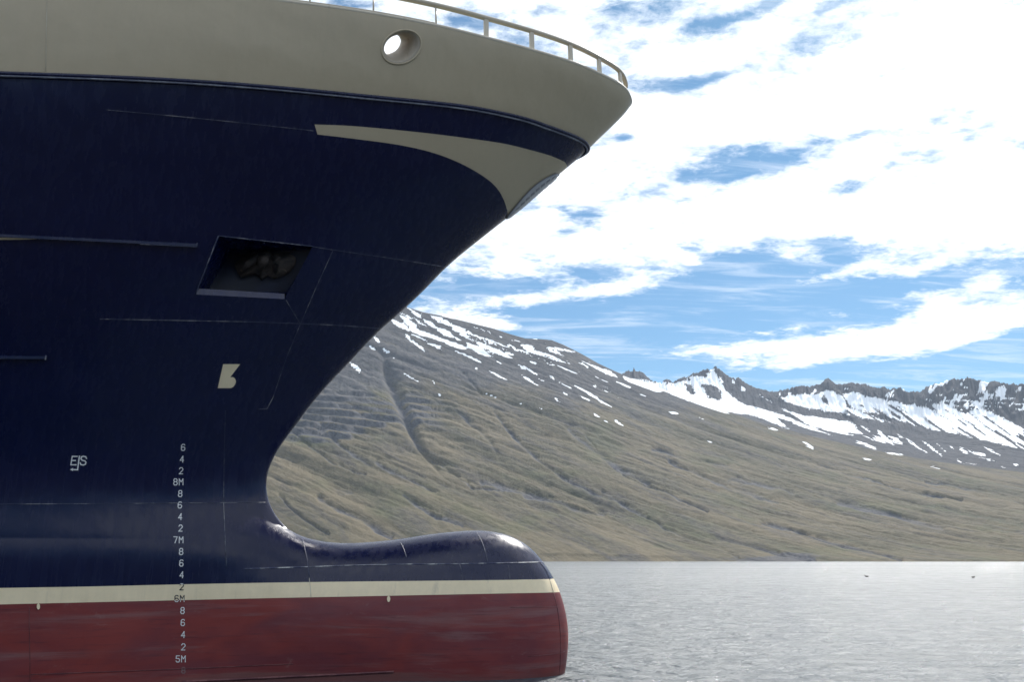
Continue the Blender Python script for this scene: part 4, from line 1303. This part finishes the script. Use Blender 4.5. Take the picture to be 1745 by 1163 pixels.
# ================================================================== WATER
def build_water():
    m, N = new_mat('fjord_water')
    oc = N.n('ShaderNodeTexCoord').outputs['Object']
    # ripples at every scale, from hand-sized to long gusts, all with about the same slope
    w1 = N.noise(N.mapping(oc, scale=(.75, 1.0, 1), rot=(0, 0, math.radians(10))), 1.7, 6, .56, .3)
    w2 = N.noise(N.mapping(oc, scale=(.8, 1.0, 1), rot=(0, 0, math.radians(-16))), .35, 8, .55, .3)
    w3 = N.noise(N.mapping(oc, scale=(.7, 1.0, 1), rot=(0, 0, math.radians(4))), .03, 9, .58, .2)
    w4 = N.noise(N.mapping(oc, scale=(.6, 1.0, 1)), 9.0, 4, .6)
    h = N.m('ADD', N.m('MULTIPLY', w1, WA[0]), N.m('ADD', N.m('MULTIPLY', w2, WA[1]), N.m('ADD', N.m('MULTIPLY', w3, WA[2]), N.m('MULTIPLY', w4, WA[3]))))
    gust = N.mapr(N.noise(N.mapping(oc, scale=(.12, 1.0, 1)), .02, 8, .62, .3), .35, .65)
    # slick and ruffled patches, down to single ripples
    ruf = N.noise(N.mapping(oc, scale=(.8, 1.0, 1), rot=(0, 0, math.radians(5))), .6, 9, .78, .5)
    rgh = N.m('ADD', N.mapr(ruf, .38, .62, .26, .46), N.m('MULTIPLY', gust, .08))
    bs = finish(N, (.034, .055, .072, 1), rgh, h, 1.0, 1.0, 1.0)
    bs.inputs['IOR'].default_value = 1.333
    bs.inputs['Coat Weight'].default_value = .5
    bs.inputs['Coat IOR'].default_value = 1.333
    bs.inputs['Coat Roughness'].default_value = .05
    bp = N.n('ShaderNodeBump'); bp.inputs['Strength'].default_value = 1.0; bp.inputs['Distance'].default_value = 1.6
    N.l(h, bp.inputs['Height']); N.l(bp.outputs[0], bs.inputs['Coat Normal'])
    near = np.linspace(-1, 1, 2)
    V = []; Fc = []
    ys = [-2500, 0, 60, 400, 1500, 9000]; xs = [-9000, -400, -40, 40, 400, 9000]
    for y in ys:
        for x in xs: V.append((x, y, 0))
    n = len(xs)
    for j in range(len(ys) - 1):
        for i in range(n - 1): Fc.append((j * n + i, j * n + i + 1, (j + 1) * n + i + 1, (j + 1) * n + i))
    o = mesh_obj('fjord_water', V, Fc, m, smooth=False)
    tag(o, 'rippled silver grey fjord water glittering in the sun', 'water', kind='structure')
WA = (.36, .60, .70, .075)
build_water()

# ================================================================== UNSEEN QUAY AND SHORE (added out of frame to darken the hull's reflections)
def build_unseen_shore():
    m = plain('unseen_quay_concrete', (.022, .022, .024), .9, .3, .6)
    v, f = box_vf((0, -21, -.65), (90, 0, 0), (0, 26.5, 0), (0, 0, 1.1))
    o = mesh_obj('quay', v, f, m, smooth=False)
    tag(o, 'unseen dark quay added under the camera to darken the hull', 'quay', kind='structure')
    # unseen hillside, added to darken what the hull mirrors
    nx, ny = 80, 24
    X, Y = np.meshgrid(np.linspace(-900, 900, nx), -np.linspace(48, 900, ny) , indexing='ij')
    Z = .45 + (np.clip((-Y - 48) / 850, 0, 1) ** .9) * 150 + (fbm(X / 90 + 40, Y / 90 + 40, 4) - .5) * 40 * np.clip((-Y - 60) / 100, 0, 1)
    idx = np.arange(nx * ny).reshape(nx, ny)
    fq = np.stack([idx[:-1, :-1], idx[:-1, 1:], idx[1:, 1:], idx[1:, :-1]], -1).reshape(-1, 4)
    o = mesh_obj('unseen_hillside', np.stack([X, Y, Z], -1).reshape(-1, 3), fq, plain('unseen_hill_ground', (.022, .026, .018), .95, .35, .05))
    tag(o, 'unseen dark hillside added to darken the hull', 'hillside', kind='structure')
build_unseen_shore()

# ================================================================== SEA BIRDS
def bird(px, py, sc, yaw, label, head_up):
    d = ray(px, py); t = (0 - CAMZ) / d[2]; p = d * t
    root = bpy.data.objects.new('eider_duck', None); col.objects.link(root)
    root.location = (p[0], p[1], 0); root.rotation_euler = (0, 0, yaw)
    tag(root, label, 'bird', 'sea birds floating on the fjord')
    me = bpy.data.meshes.new('body')
    prof = [(-.30, .10, .01), (-.24, .10, .05), (-.14, .08, .10), (0, .07, .13), (.12, .08, .11), (.19, .12, .07), (.21, .18, .045), (.22, .24 if head_up else .20, .05), (.26, .26 if head_up else .21, .045), (.31, .245 if head_up else .20, .02), (.36, .235 if head_up else .19, .008)]
    v, f = tube([(a * sc, 0, b * sc) for a, b, r in prof], [r * sc for a, b, r in prof], 12)
    o = mesh_obj('body', v, f, BIRD, root)
    for s in (1, -1):
        v, f = tube([(-.26 * sc, s * .05 * sc, .13 * sc), (-.1 * sc, s * .11 * sc, .12 * sc), (.08 * sc, s * .105 * sc, .11 * sc)], [.015 * sc, .05 * sc, .03 * sc], 8)
        mesh_obj('wing', v, f, BIRD, root)
    v, f = tube([(.30 * sc, 0, (.243 if head_up else .198) * sc), (.39 * sc, 0, (.228 if head_up else .185) * sc)], [.020 * sc, .006 * sc], 8)
    mesh_obj('beak', v, f, BEAK, root)
BIRD = plain('dark_plumage', (.035, .028, .024), .7, .3, 20)
BEAK = plain('beak_horn', (.12, .10, .06), .5, .1, 20)
bird(1477, 984, .85, math.radians(170), 'dark seabird on the water with raised head, the nearer to the ship', True)
bird(1658.5, 985.5, .85, math.radians(10), 'dark low seabird on the water near the right edge of the photo', False)

# ================================================================== HAZE
def build_haze():
    m, N = new_mat('haze_air')
    pv = N.n('ShaderNodeVolumePrincipled')
    pv.inputs['Color'].default_value = (.66, .80, 1.0, 1)
    pv.inputs['Density'].default_value = HAZE
    pv.inputs['Anisotropy'].default_value = .3
    o = N.n('ShaderNodeOutputMaterial'); N.l(pv.outputs[0], o.inputs['Volume'])
    v, f = box_vf((0, 2500, 650), (9500, 0, 0), (0, 6600, 0), (0, 0, 695))
    ob = mesh_obj('haze', v, f, m, smooth=False)
    tag(ob, 'thin pale blue haze over the fjord', 'haze', kind='stuff')
HAZE = 0.000034
build_haze()
